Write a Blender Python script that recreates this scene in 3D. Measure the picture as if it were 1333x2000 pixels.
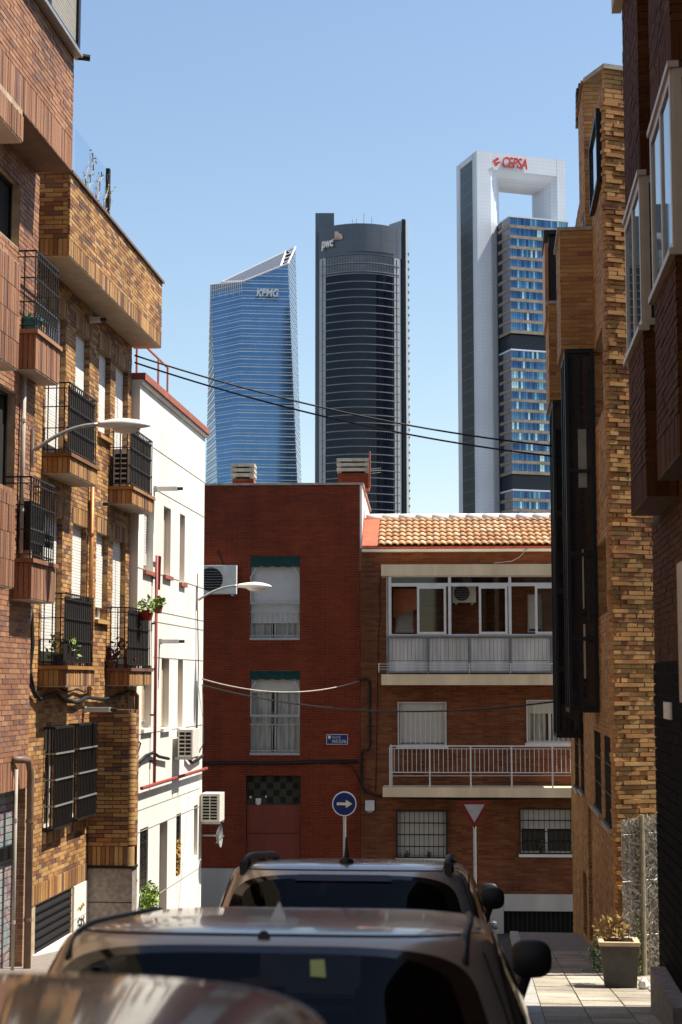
import bpy, math, random
from mathutils import Vector, Matrix
R = math.radians
random.seed(7)
for o in list(bpy.data.objects):
    bpy.data.objects.remove(o)
sc = bpy.context.scene
COL = sc.collection

# ------------------------------------------------------------------ camera
YAW, PITCH = R(5.33), R(5.98)
FPX, CX, CY = 3150.0, 666.5, 1000.0
EYE = Vector((0.0, 0.0, 1.65))
cd = bpy.data.cameras.new('camera')
cam = bpy.data.objects.new('camera', cd)
COL.objects.link(cam)
cam.location = EYE
cam.rotation_euler = (R(90) + PITCH, 0, YAW)
cd.sensor_fit = 'VERTICAL'
cd.sensor_height = 36.0
cd.sensor_width = 24.0
cd.lens = 36.0 * FPX / 2000.0
cd.clip_start = 0.1
cd.clip_end = 6000
cd.dof.use_dof = True
cd.dof.focus_distance = 30.0
cd.dof.aperture_fstop = 4.8
sc.camera = cam

# ------------------------------------------------------------------ sky and sun
SUN_AZ, SUN_EL = R(9.0), R(61.0)      # azimuth measured from +X (street right) towards +Y (ahead)
SDIR = Vector((math.cos(SUN_AZ) * math.cos(SUN_EL), math.sin(SUN_AZ) * math.cos(SUN_EL), math.sin(SUN_EL)))
wd = bpy.data.worlds.new('World')
sc.world = wd
wd.use_nodes = True
wn = wd.node_tree.nodes
wn.clear()
sky = wn.new('ShaderNodeTexSky')
sky.sky_type = 'NISHITA'
sky.sun_disc = False
sky.sun_elevation = SUN_EL
sky.sun_rotation = R(90) - SUN_AZ
sky.altitude = 650
sky.air_density = 1.35
sky.dust_density = 1.0
sky.ozone_density = 1.0
bg = wn.new('ShaderNodeBackground')
bg.inputs['Strength'].default_value = 0.086
wo = wn.new('ShaderNodeOutputWorld')
wd.node_tree.links.new(sky.outputs[0], bg.inputs[0])
wd.node_tree.links.new(bg.outputs[0], wo.inputs[0])
sl = bpy.data.lights.new('sun', 'SUN')
sl.energy = 4.7
sl.angle = R(0.53)
sl.color = (1.0, 0.93, 0.82)
so = bpy.data.objects.new('sun', sl)
COL.objects.link(so)
so.location = (30, 8, 60)
so.rotation_euler = (-SDIR).to_track_quat('-Z', 'Y').to_euler()
sc.view_settings.view_transform = 'Standard'
sc.view_settings.look = 'None'
sc.view_settings.exposure = 1.0
sc.view_settings.gamma = 1.0
sc.cycles.max_bounces = 6
sc.cycles.diffuse_bounces = 3
sc.cycles.glossy_bounces = 3
sc.cycles.transparent_max_bounces = 8
sc.cycles.sample_clamp_indirect = 6.0
sc.cycles.use_denoising = True
try:
    sc.cycles.denoiser = 'OPENIMAGEDENOISE'
except Exception:
    pass

# ------------------------------------------------------------------ calibrated survey: where a sight line meets a real plane
_fh = Vector((-math.sin(YAW), math.cos(YAW), 0))
_r = Vector((math.cos(YAW), math.sin(YAW), 0))
_f = _fh * math.cos(PITCH) + Vector((0, 0, math.sin(PITCH)))
_u = _fh * -math.sin(PITCH) + Vector((0, 0, math.cos(PITCH)))
def ray(x, y):
    return _f + _r * ((x - CX) / FPX) + _u * ((CY - y) / FPX)
def at_depth(x, y, d):
    r = ray(x, y)
    return EYE + r * (d / r.dot(_fh))
def proj(p):
    q = Vector(p) - EYE
    z = q.dot(_f)
    if z < 0.05:
        return None
    return (CX + FPX * q.dot(_r) / z, CY - FPX * q.dot(_u) / z)

class Fr:
    """a vertical plane: u runs along it, v is height, w is out of it"""
    def __init__(s, ox, oy, ang, flip=False):
        s.o = Vector((ox, oy, 0)); s.a = R(ang)
        s.U = Vector((math.cos(s.a), math.sin(s.a), 0))
        s.N = Vector((math.sin(s.a), -math.cos(s.a), 0)) * (-1 if flip else 1)
        s.flip = flip
    def P(s, u, v, w=0.0):
        return s.o + s.U * u + Vector((0, 0, v)) + s.N * w
    def uv(s, x, y, w=0.0):
        r = ray(x, y)
        t = ((s.o + s.N * w) - EYE).dot(s.N) / r.dot(s.N)
        p = EYE + r * t - s.o
        return p.dot(s.U), p.z
    def rect(s, x0, y0, x1, y1, w=0.0):
        a = s.uv(x0, y0, w); b = s.uv(x1, y1, w)
        return (min(a[0], b[0]), max(a[0], b[0]), min(a[1], b[1]), max(a[1], b[1]))

# ------------------------------------------------------------------ mesh builder
class MB:
    def __init__(s):
        s.v = []; s.f = []; s.m = []
    def add(s, vs, fs, mi=0):
        n = len(s.v)
        s.v.extend([tuple(p) for p in vs])
        s.f.extend([tuple(i + n for i in f) for f in fs])
        s.m.extend([mi] * len(fs))
        return s
    def quad(s, a, b, c, d, mi=0):
        return s.add([a, b, c, d], [(0, 1, 2, 3)], mi)
    def hexa(s, P8, mi=0, back=True):
        fs = [(4, 5, 6, 7), (0, 1, 5, 4), (1, 2, 6, 5), (2, 3, 7, 6), (3, 0, 4, 7)]
        if back:
            fs.append((3, 2, 1, 0))
        return s.add(P8, fs, mi)
    def box(s, fr, u0, u1, v0, v1, w0, w1, mi=0, back=True):
        P = fr.P
        a = [P(u0, v0, w0), P(u1, v0, w0), P(u1, v1, w0), P(u0, v1, w0), P(u0, v0, w1), P(u1, v0, w1), P(u1, v1, w1), P(u0, v1, w1)]
        if fr.flip:
            a = [a[1], a[0], a[3], a[2], a[5], a[4], a[7], a[6]]
        return s.hexa(a, mi, back)
    def wbox(s, x0, x1, y0, y1, z0, z1, mi=0):
        return s.box(WORLD, x0, x1, z0, z1, -y1, -y0, mi)
    def tube(s, pts, r, n=6, mi=0, cap=True):
        pts = [Vector(p) for p in pts]
        rr = r if isinstance(r, (list, tuple)) else [r] * len(pts)
        rings = []
        prev = None
        for i, p in enumerate(pts):
            t = (pts[min(i + 1, len(pts) - 1)] - pts[max(i - 1, 0)])
            if t.length < 1e-9:
                t = Vector((0, 0, 1))
            t.normalize()
            ref = prev if prev is not None else (Vector((0, 0, 1)) if abs(t.z) < 0.9 else Vector((1, 0, 0)))
            a = ref - t * ref.dot(t)
            if a.length < 1e-6:
                a = Vector((1, 0, 0)) - t * t.x
            a.normalize(); prev = a
            b = t.cross(a)
            rings.append([p + (a * math.cos(2 * math.pi * k / n) + b * math.sin(2 * math.pi * k / n)) * rr[i] for k in range(n)])
        vs = [p for rg in rings for p in rg]
        fs = []
        for i in range(len(pts) - 1):
            for k in range(n):
                k2 = (k + 1) % n
                fs.append((i * n + k, i * n + k2, (i + 1) * n + k2, (i + 1) * n + k))
        if cap:
            fs.append(tuple(range(n - 1, -1, -1)))
            m = (len(pts) - 1) * n
            fs.append(tuple(m + k for k in range(n)))
        return s.add(vs, fs, mi)
    def loft(s, rings, closed=True, cap=True, mi=0):
        n = len(rings[0])
        vs = [p for rg in rings for p in rg]
        fs = []
        for i in range(len(rings) - 1):
            for k in range(n if closed else n - 1):
                k2 = (k + 1) % n
                fs.append((i * n + k, i * n + k2, (i + 1) * n + k2, (i + 1) * n + k))
        if cap:
            fs.append(tuple(range(n - 1, -1, -1)))
            fs.append(tuple((len(rings) - 1) * n + k for k in range(n)))
        return s.add(vs, fs, mi)
    def mesh(s, name, mats, smooth=False):
        me = bpy.data.meshes.new(name)
        me.from_pydata(s.v, [], s.f)
        for m in (mats if isinstance(mats, (list, tuple)) else [mats]):
            me.materials.append(m)
        if isinstance(mats, (list, tuple)) and len(mats) > 1:
            me.polygons.foreach_set('material_index', s.m)
        if smooth:
            me.polygons.foreach_set('use_smooth', [True] * len(me.polygons))
        me.update()
        return me
WORLD = Fr(0, 0, 0)

WL = {}      # world position of every object's origin (all but the cars are unrotated)
def link(o, parent, loc):
    COL.objects.link(o)
    if parent is not None:
        o.parent = parent
    o.location = loc
def thing(name, label, cat, loc=(0, 0, 0), group=None):
    o = bpy.data.objects.new(name, None)
    o.empty_display_size = 0.3
    link(o, None, loc)
    WL[o.name] = Vector(loc)
    o['label'] = label; o['category'] = cat
    if group:
        o['group'] = group
    return o
def part(mb, name, mats, parent, smooth=False, kind=None, label=None, local=False):
    o = bpy.data.objects.new(name, mb.mesh(name, mats, smooth))
    link(o, parent, (0, 0, 0) if local else -WL.get(parent.name, Vector()))
    WL[o.name] = Vector()
    if kind:
        o['kind'] = kind
    if label:
        o['label'] = label
    return o
def solo(mb, name, mats, label, cat, group=None, smooth=False):
    o = bpy.data.objects.new(name, mb.mesh(name, mats, smooth))
    link(o, None, (0, 0, 0)); WL[o.name] = Vector()
    o['label'] = label; o['category'] = cat
    if group:
        o['group'] = group
    return o
def struct(mb, name, mats, kind='structure', smooth=False):
    o = bpy.data.objects.new(name, mb.mesh(name, mats, smooth))
    link(o, None, (0, 0, 0)); WL[o.name] = Vector()
    o['kind'] = kind
    return o
def inst(me, name, parent, M):
    o = bpy.data.objects.new(name, me)
    COL.objects.link(o)
    o.parent = parent
    o.matrix_basis = Matrix.Translation(-WL.get(parent.name, Vector())) @ M
    return o
def frame_mat(fr, u, v, w, su, sv, sw, tilt=0.0):
    """unit cube (0..1 along x, depth -1..0 along y, 0..1 along z) laid on a plane; w is its outer face"""
    a = fr.a
    if fr.flip:
        a = a + math.pi
        u = u + su
    return Matrix.Translation(fr.P(u, v, w - sw)) @ Matrix.Rotation(a + tilt, 4, 'Z') @ Matrix.Diagonal((su, sw, sv, 1))

# ------------------------------------------------------------------ materials
def nodes(name):
    m = bpy.data.materials.new(name)
    m.use_nodes = True
    nt = m.node_tree
    return m, nt, nt.nodes['Principled BSDF'], nt.links.new
def N(nt, t, **kw):
    n = nt.nodes.new(t)
    for k, v in kw.items():
        setattr(n, k, v)
    return n
def mix(nt, fac, a, b, mode='MIX'):
    n = nt.nodes.new('ShaderNodeMix'); n.data_type = 'RGBA'; n.blend_type = mode
    L = nt.links.new
    for s, v in ((n.inputs[0], fac), (n.inputs[6], a), (n.inputs[7], b)):
        if isinstance(v, bpy.types.NodeSocket):
            L(v, s)
        else:
            s.default_value = v if not isinstance(v, (tuple, list)) else tuple(v) + ((1,) if len(v) == 3 else ())
    return n.outputs[2]
def ramp(nt, src, stops, interp='LINEAR'):
    n = nt.nodes.new('ShaderNodeValToRGB')
    e = n.color_ramp; e.interpolation = interp
    while len(e.elements) < len(stops):
        e.elements.new(0.5)
    for el, (p, c) in zip(e.elements, stops):
        el.position = p
        el.color = (tuple(c) + (1,)) if len(c) == 3 else c
    nt.links.new(src, n.inputs[0])
    return n.outputs[0]
def noise(nt, scale, detail=4, stretch=None):
    g = nt.nodes.new('ShaderNodeNewGeometry')
    n = nt.nodes.new('ShaderNodeTexNoise')
    n.inputs['Scale'].default_value = scale
    n.inputs['Detail'].default_value = detail
    if stretch:
        mp = nt.nodes.new('ShaderNodeMapping')
        mp.inputs['Scale'].default_value = stretch
        nt.links.new(g.outputs['Position'], mp.inputs[0]); nt.links.new(mp.outputs[0], n.inputs[0])
    else:
        nt.links.new(g.outputs['Position'], n.inputs[0])
    return n.outputs[0]
def bump(nt, b, h, strength=0.3, dist=0.01):
    n = nt.nodes.new('ShaderNodeBump')
    n.inputs['Strength'].default_value = strength
    n.inputs['Distance'].default_value = dist
    nt.links.new(h, n.inputs['Height']); nt.links.new(n.outputs[0], b.inputs['Normal'])
def brick_mat(name, stops, rough=0.75, var=0.35, spec=0.3):
    m, nt, b, L = nodes(name)
    g = N(nt, 'ShaderNodeNewGeometry'); oi = N(nt, 'ShaderNodeObjectInfo')
    ad = N(nt, 'ShaderNodeMath', operation='ADD'); fr = N(nt, 'ShaderNodeMath', operation='FRACT')
    L(g.outputs['Random Per Island'], ad.inputs[0]); L(oi.outputs['Random'], ad.inputs[1]); L(ad.outputs[0], fr.inputs[0])
    c = ramp(nt, fr.outputs[0], stops, 'CONSTANT')
    n1 = noise(nt, 40, 5)
    c = mix(nt, 0.8, c, ramp(nt, n1, [(0.3, (1 - var,) * 3), (0.7, (1.0,) * 3)]), 'MULTIPLY')
    n2 = noise(nt, 0.9, 3)
    c = mix(nt, 0.6, c, ramp(nt, n2, [(0.35, (0.68, 0.66, 0.64)), (0.65, (1.05, 1.03, 1.0))]), 'MULTIPLY')
    n3 = noise(nt, 2.2, 5, (1.0, 1.0, 0.10))
    c = mix(nt, 0.55, c, ramp(nt, n3, [(0.36, (0.62, 0.60, 0.58)), (0.52, (1, 1, 1)), (0.72, (1.08, 1.06, 1.03))]), 'MULTIPLY')
    L(c, b.inputs['Base Color'])
    b.inputs['Roughness'].default_value = rough
    b.inputs['Specular IOR Level'].default_value = spec
    bump(nt, b, n1, 0.25, 0.006)
    return m
def plain(name, col, rough=0.7, metal=0.0, var=0.25, scale=6.0, streak=False, spec=0.4, bumps=0.0, coat=0.0):
    m, nt, b, L = nodes(name)
    n1 = noise(nt, scale, 5, (1, 1, 0.12) if streak else None)
    c = mix(nt, 1.0, col, ramp(nt, n1, [(0.3, (1 - var,) * 3), (0.68, (1.0,) * 3)]), 'MULTIPLY')
    L(c, b.inputs['Base Color'])
    b.inputs['Roughness'].default_value = rough
    b.inputs['Metallic'].default_value = metal
    b.inputs['Specular IOR Level'].default_value = spec
    b.inputs['Coat Weight'].default_value = coat
    b.inputs['Coat Roughness'].default_value = 0.04
    if bumps:
        bump(nt, b, noise(nt, scale * 6, 4), bumps, 0.01)
    return m
def glass_mat(name, col, rough=0.05, metal=0.0, spec=0.9):
    m, nt, b, L = nodes(name)
    n1 = noise(nt, 1.3, 2)
    c = mix(nt, 1.0, col, ramp(nt, n1, [(0.3, (0.7,) * 3), (0.7, (1.0,) * 3)]), 'MULTIPLY')
    L(c, b.inputs['Base Color'])
    b.inputs['Roughness'].default_value = rough
    b.inputs['Metallic'].default_value = metal
    b.inputs['Specular IOR Level'].default_value = spec
    return m
def clear_glass(name, tint, ior=1.5):
    m, nt, b, L = nodes(name)
    t = N(nt, 'ShaderNodeBsdfTransparent'); t.inputs[0].default_value = tuple(tint) + (1,)
    g = N(nt, 'ShaderNodeBsdfGlossy'); g.inputs['Roughness'].default_value = 0.03
    fz = N(nt, 'ShaderNodeFresnel'); fz.inputs[0].default_value = ior
    mx = N(nt, 'ShaderNodeMixShader')
    L(fz.outputs[0], mx.inputs[0]); L(t.outputs[0], mx.inputs[1]); L(g.outputs[0], mx.inputs[2])
    L(mx.outputs[0], nt.nodes['Material Output'].inputs[0])
    return m

BR_RED = brick_mat('brick_red', [(0, (0.225, 0.032, 0.007)), (0.35, (0.205, 0.027, 0.006)), (0.6, (0.245, 0.038, 0.008)), (0.85, (0.185, 0.024, 0.005))])
BR_HOUSE = brick_mat('brick_brown', [(0, (0.23, 0.075, 0.028)), (0.3, (0.20, 0.058, 0.023)), (0.6, (0.27, 0.095, 0.036)), (0.85, (0.165, 0.048, 0.02))])
BR_ORANGE = brick_mat('brick_orange', [(0, (0.54, 0.31, 0.12)), (0.25, (0.44, 0.22, 0.08)), (0.48, (0.32, 0.155, 0.075)), (0.62, (0.56, 0.35, 0.15)), (0.8, (0.20, 0.11, 0.08)), (0.92, (0.27, 0.125, 0.06))])
BR_PINK = brick_mat('brick_pink', [(0, (0.38, 0.19, 0.11)), (0.3, (0.32, 0.15, 0.085)), (0.6, (0.43, 0.23, 0.13)), (0.8, (0.22, 0.115, 0.09)), (0.92, (0.29, 0.16, 0.12))])
BR_TAN = brick_mat('brick_tan', [(0, (0.50, 0.27, 0.095)), (0.3, (0.46, 0.23, 0.08)), (0.55, (0.42, 0.20, 0.07)), (0.75, (0.54, 0.32, 0.12)), (0.95, (0.33, 0.13, 0.06))])
BR_DARK = brick_mat('brick_dark', [(0, (0.092, 0.034, 0.011)), (0.4, (0.076, 0.026, 0.008)), (0.7, (0.108, 0.042, 0.014))], spec=0.08)
BR_BLACK = brick_mat('brick_black', [(0, (0.006, 0.0055, 0.005)), (0.5, (0.009, 0.008, 0.0075))], rough=0.8, spec=0.03)
MO_RED = plain('mortar_red', (0.33, 0.11, 0.05), 0.9, var=0.4)
MO_HOUSE = plain('mortar_brown', (0.22, 0.11, 0.055), 0.9, var=0.4)
MO_SAND = plain('mortar_sand', (0.52, 0.40, 0.27), 0.9, var=0.45)
MO_PALE = plain('mortar_pale', (0.62, 0.55, 0.42), 0.9, var=0.4)
MO_DARK = plain('mortar_dark', (0.13, 0.075, 0.05), 0.9, var=0.4)
MO_BLACK = plain('mortar_grey', (0.030, 0.027, 0.025), 0.9)
WHITE = plain('white_render', (0.80, 0.77, 0.70), 0.85, var=0.20, scale=1.6, streak=True, bumps=0.12)
CREAM = plain('cream_render', (0.84, 0.65, 0.42), 0.85, var=0.25, scale=3, streak=True, bumps=0.15)
GREYPL = plain('grey_plaster', (0.52, 0.49, 0.45), 0.9, var=0.3, scale=2, streak=True, bumps=0.15)
SOFFIT = plain('soffit_plaster', (0.55, 0.47, 0.37), 0.9, var=0.2)
STONE = plain('stone_cladding', (0.33, 0.28, 0.24), 0.8, var=0.45, scale=14, bumps=0.3)
CONC = plain('concrete', (0.46, 0.41, 0.34), 0.9, var=0.4, scale=8, bumps=0.3)
IRON = plain('black_iron', (0.022, 0.02, 0.02), 0.5, 0.3, spec=0.4)
BLACKM = plain('black_metal', (0.008, 0.008, 0.009), 0.45, 0.0, spec=0.3)
ALU = plain('white_aluminium', (0.68, 0.66, 0.63), 0.45, 0.1, var=0.12)
ALUB = plain('bronze_aluminium', (0.44, 0.36, 0.27), 0.4, 0.3, var=0.15)
STEEL = plain('galvanised_steel', (0.42, 0.42, 0.41), 0.45, 0.6, var=0.25, scale=20)
SHUT = plain('shutter_plastic', (0.62, 0.60, 0.56), 0.6, var=0.1)
SHUTD = plain('shutter_taupe', (0.30, 0.27, 0.23), 0.55, var=0.1)
SHUTW = plain('shutter_white', (0.76, 0.74, 0.70), 0.6, var=0.08)
DARKIN = plain('dark_interior', (0.012, 0.010, 0.009), 0.9)
GLASSD = glass_mat('window_glass', (0.020, 0.022, 0.025), 0.04, 0.0, 0.7)
GLASSB = glass_mat('bay_glass', (0.10, 0.14, 0.19), 0.02, 0.5, 1.0)
CURT = plain('curtain_fabric', (0.46, 0.43, 0.37), 0.95, var=0.5, scale=14, streak=True)
GREENF = plain('awning_green', (0.006, 0.048, 0.04), 0.85, var=0.2)
REDPAINT = plain('red_door_paint', (0.21, 0.035, 0.018), 0.55, var=0.3, scale=3, streak=True)
REDPIPE = plain('red_pipe_paint', (0.30, 0.055, 0.045), 0.55, var=0.25)
COPPER = plain('copper_pipe', (0.42, 0.17, 0.05), 0.45, 0.3, var=0.3)
PIPE = plain('brown_pipe', (0.20, 0.12, 0.08), 0.5, 0.0, var=0.35, scale=9)
CABLE = plain('black_cable', (0.010, 0.010, 0.010), 0.6)
CABLEW = plain('pale_cable', (0.42, 0.38, 0.32), 0.7)
TILE = brick_mat('roof_tile', [(0, (0.66, 0.36, 0.18)), (0.35, (0.72, 0.43, 0.23)), (0.7, (0.60, 0.30, 0.14)), (0.9, (0.76, 0.52, 0.32))], var=0.3)
TILERED = plain('red_flashing', (0.52, 0.12, 0.06), 0.8, var=0.3)
TERRA = plain('terracotta', (0.36, 0.11, 0.07), 0.8, var=0.3)
LAMPW = plain('lamp_shell', (0.70, 0.68, 0.64), 0.4, var=0.08)
GLASSL = plain('lamp_bowl', (0.60, 0.58, 0.52), 0.25, var=0.1)
ACW = plain('ac_casing', (0.70, 0.67, 0.60), 0.5, var=0.12)
ASPH = plain('asphalt', (0.055, 0.052, 0.05), 0.9, var=0.4, scale=18, bumps=0.5)
PAVE = brick_mat('paving', [(0, (0.45, 0.40, 0.32)), (0.4, (0.50, 0.45, 0.36)), (0.75, (0.40, 0.36, 0.29))], rough=0.9, var=0.5)
JOINT = plain('paving_bed', (0.24, 0.21, 0.18), 0.95, var=0.3, scale=10)
KERB = plain('kerb_granite', (0.40, 0.38, 0.35), 0.85, var=0.35, scale=25)
DIRT = plain('terrain', (0.20, 0.17, 0.13), 0.95, var=0.4, scale=0.05)

UNIT = MB().hexa([(0, 0, 0), (1, 0, 0), (1, 0, 1), (0, 0, 1), (0, -1, 0), (1, -1, 0), (1, -1, 1), (0, -1, 1)]).mesh
UNITS = {}
def unit(mat):
    if mat.name not in UNITS:
        UNITS[mat.name] = MB().hexa([(0, 0, 0), (1, 0, 0), (1, 0, 1), (0, 0, 1), (0, -1, 0), (1, -1, 0), (1, -1, 1), (0, -1, 1)]).mesh('unit_' + mat.name, mat)
    return UNITS[mat.name]
# ------------------------------------------------------------------ walls and bricks
def backing(mb, fr, rect, holes, w=-0.008, reveal=0.2, core=None, mi=0):
    u0, u1, v0, v1 = rect
    us = sorted(set([u0, u1] + [min(max(h[i], u0), u1) for h in holes for i in (0, 1)]))
    vs = sorted(set([v0, v1] + [min(max(h[i], v0), v1) for h in holes for i in (2, 3)]))
    for a, b in zip(us, us[1:]):
        for c, d in zip(vs, vs[1:]):
            if b - a < 1e-5 or d - c < 1e-5:
                continue
            mu, mv = (a + b) / 2, (c + d) / 2
            if any(h[0] < mu < h[1] and h[2] < mv < h[3] for h in holes):
                continue
            mb.quad(fr.P(a, c, w), fr.P(b, c, w), fr.P(b, d, w), fr.P(a, d, w), mi)
    for h in holes:
        a, b, c, d = h[:4]
        dp = h[4] if len(h) > 4 else reveal
        for p, q in (((a, c), (b, c)), ((b, c), (b, d)), ((b, d), (a, d)), ((a, d), (a, c))):
            mb.quad(fr.P(p[0], p[1], w), fr.P(q[0], q[1], w), fr.P(q[0], q[1], w - dp - 0.06), fr.P(p[0], p[1], w - dp - 0.06), mi)
    if core:
        mb.box(fr, u0 + 0.002, u1 - 0.002, v0, v1 - 0.002, -core, -0.27, mi)
        for a, b in (((u0, v0), (u0, v1)), ((u1, v0), (u1, v1)), ((u0, v1), (u1, v1))):
            mb.quad(fr.P(a[0], a[1], w), fr.P(b[0], b[1], w), fr.P(b[0], b[1], -0.28), fr.P(a[0], a[1], -0.28), mi)
def courses(fr, rect, holes=(), bl=0.24, bh=0.052, j=0.011, wj=0.003, w=0.0, tilt=0.0, rag=0.0):
    u0, u1, v0, v1 = rect
    out = []
    p = bh + j
    rows = max(1, int(round((v1 - v0) / p)))
    p = (v1 - v0) / rows
    for i in range(rows):
        b0 = v0 + i * p + j * 0.5; b1 = v0 + (i + 1) * p - j * 0.5
        vc = (b0 + b1) / 2
        cuts = sorted([(h[0], h[1]) for h in holes if h[2] < vc < h[3]])
        segs = []; s = u0
        for a, b in cuts:
            if a > s:
                segs.append((s, a))
            s = max(s, b)
        if s < u1:
            segs.append((s, u1))
        ph = (0.5 * (i % 2) + (0.13 * (i % 5) if rag else 0)) * (bl + j)
        for a, b in segs:
            k = math.floor((a - u0 + ph) / (bl + j))
            x = u0 - ph + k * (bl + j)
            while x < b:
                c0 = max(x + j * 0.5, a + 0.001); c1 = min(x + bl + j * 0.5, b - 0.001)
                if c1 - c0 > 0.015:
                    out.append((fr, c0, c1, b0, b1, w + random.uniform(-wj, wj), random.uniform(-tilt, tilt)))
                x += bl + j
    return out
def soldiers(fr, u0, u1, v0, v1, bw=0.056, j=0.010, w=0.0, wj=0.003):
    n = max(1, int(round((u1 - u0) / (bw + j))))
    p = (u1 - u0) / n
    return [(fr, u0 + i * p + j / 2, u0 + (i + 1) * p - j / 2, v0 + j / 2, v1 - j / 2, w + random.uniform(-wj, wj), 0.0) for i in range(n)]
def emit(owner, bl, mat, vis=None, nmax=300, thick=0.03):
    sc_ = []
    for i, b in enumerate(bl):
        fr, u0, u1, v0, v1, w, t = b
        a = proj(fr.P(u0, v0, w)); c = proj(fr.P(u1, v1, w))
        ok = a and c
        s = 0.0
        if ok:
            mx, my = (a[0] + c[0]) / 2, (a[1] + c[1]) / 2
            ok = 4 < mx < 1329 and 4 < my < 1996 and (vis is None or any(r[0] < mx < r[2] and r[1] < my < r[3] for r in vis))
            s = abs((a[0] - c[0]) * (a[1] - c[1]))
            ok = ok and s > 12
        sc_.append((s if ok else -1.0, i))
    sc_.sort(reverse=True)
    pick = set(i for s, i in sc_[:nmax] if s > 0)
    rest = MB()
    me = unit(mat)
    for i, b in enumerate(bl):
        fr, u0, u1, v0, v1, w, t = b
        if i in pick:
            inst(me, 'brick', owner, frame_mat(fr, u0, v0, w, u1 - u0, v1 - v0, thick + w * 0, t))
        else:
            rest.box(fr, u0, u1, v0, v1, w - thick, w, 0, back=False)
    if rest.f:
        part(rest, 'brick_field', mat, owner, kind='stuff')

# ------------------------------------------------------------------ openings
def shutter_mb(fr, r, w, pitch=0.045, dep=0.012):
    mb = MB()
    u0, u1, v0, v1 = r
    n = max(2, int((v1 - v0) / pitch))
    p = (v1 - v0) / n
    for i in range(n):
        a = v0 + i * p
        mb.box(fr, u0, u1, a + p * 0.12, a + p, w - 0.012, w + random.uniform(0, 0.002), 0)
    mb.box(fr, u0, u1, v0, v1, w - 0.03, w - 0.011, 0)
    return mb
def frame_mb(fr, r, w, t=0.05, d=0.05, mid=(), hor=()):
    u0, u1, v0, v1 = r
    mb = MB()
    mb.box(fr, u0, u0 + t, v0, v1, w - d, w); mb.box(fr, u1 - t, u1, v0, v1, w - d, w)
    mb.box(fr, u0 + t, u1 - t, v0, v0 + t, w - d, w - 0.002); mb.box(fr, u0 + t, u1 - t, v1 - t, v1, w - d, w - 0.002)
    for m in mid:
        mb.box(fr, m - t / 2, m + t / 2, v0 + t, v1 - t, w - d, w - 0.004)
    for h in hor:
        mb.box(fr, u0 + t, u1 - t, h - t / 2, h + t / 2, w - d, w - 0.006)
    return mb
def window(root, fr, r, dep=0.16, fm=None, shut=0.0, shm=None, gm=None, mid=1, sill=None, curtain=False, t=0.05, label=None):
    u0, u1, v0, v1 = r[:4]
    fm = fm or ALU; shm = shm or SHUT; gm = gm or GLASSD
    mids = [u0 + (u1 - u0) * (k + 1) / (mid + 1) for k in range(mid)]
    W = part(frame_mb(fr, (u0, u1, v0, v1), -dep, t, 0.05, mids), 'window', fm, root, label=label)
    xs = [u0] + mids + [u1]
    for a, b in zip(xs, xs[1:]):
        part(MB().box(fr, a + t * 0.4, b - t * 0.4, v0 + t, v1 - t, -dep - 0.036, -dep - 0.028), 'pane', gm, W)
    if curtain:
        mb = MB(); n = max(6, int((u1 - u0) / 0.05)); pts = []
        for i in range(n + 1):
            pts.append((u0 + (u1 - u0) * i / n, -dep - 0.026 + 0.010 * math.sin(i * 2.2)))
        for (a, wa), (b, wb) in zip(pts, pts[1:]):
            if abs((a - u0) / (u1 - u0) - 0.45) < 0.06:
                continue
            mb.quad(fr.P(a, v0 + t, wa + 0.012), fr.P(b, v0 + t, wb + 0.012), fr.P(b, v1 - t, wb + 0.012), fr.P(a, v1 - t, wa + 0.012))
        part(mb, 'curtain', CURT, W)
    if shut > 0:
        part(shutter_mb(fr, (u0 + t * 0.5, u1 - t * 0.5, v1 - (v1 - v0) * shut, v1), -dep + 0.035), 'shutter', shm, W)
    if sill:
        part(MB().box(fr, u0 - 0.04, u1 + 0.04, v0 - 0.05, v0 + 0.002, -dep, 0.05), 'sill', sill, W)
    return W
def bars(root, fr, r, w, n, mat, rad=0.007, name='bar'):
    u0, u1, v0, v1 = r
    me = bpy.data.meshes.get('bar_%s_%.3f' % (mat.name, rad))
    if me is None:
        me = MB().tube([(0, 0, 0), (0, 0, 1)], rad, 5).mesh('bar_%s_%.3f' % (mat.name, rad), mat)
    for i in range(n):
        u = u0 + (u1 - u0) * (i / (n - 1) if n > 1 else 0.5)
        inst(me, name, root, Matrix.Translation(fr.P(u, v0, w)) @ Matrix.Diagonal((1, 1, v1 - v0, 1)))
def rail_mb(fr, u0, u1, v, w0, w1, t=0.02, sides=True):
    mb = MB()
    mb.box(fr, u0, u1, v - t, v, w1 - t, w1)
    if sides:
        mb.box(fr, u0, u0 + t, v - t * 1.001, v - 0.001, w0, w1 - t); mb.box(fr, u1 - t, u1, v - t * 1.001, v - 0.001, w0, w1 - t)
    return mb
SCREEN = plain('dark_screen', (0.05, 0.042, 0.036), 0.9, var=0.3, scale=30)
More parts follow.
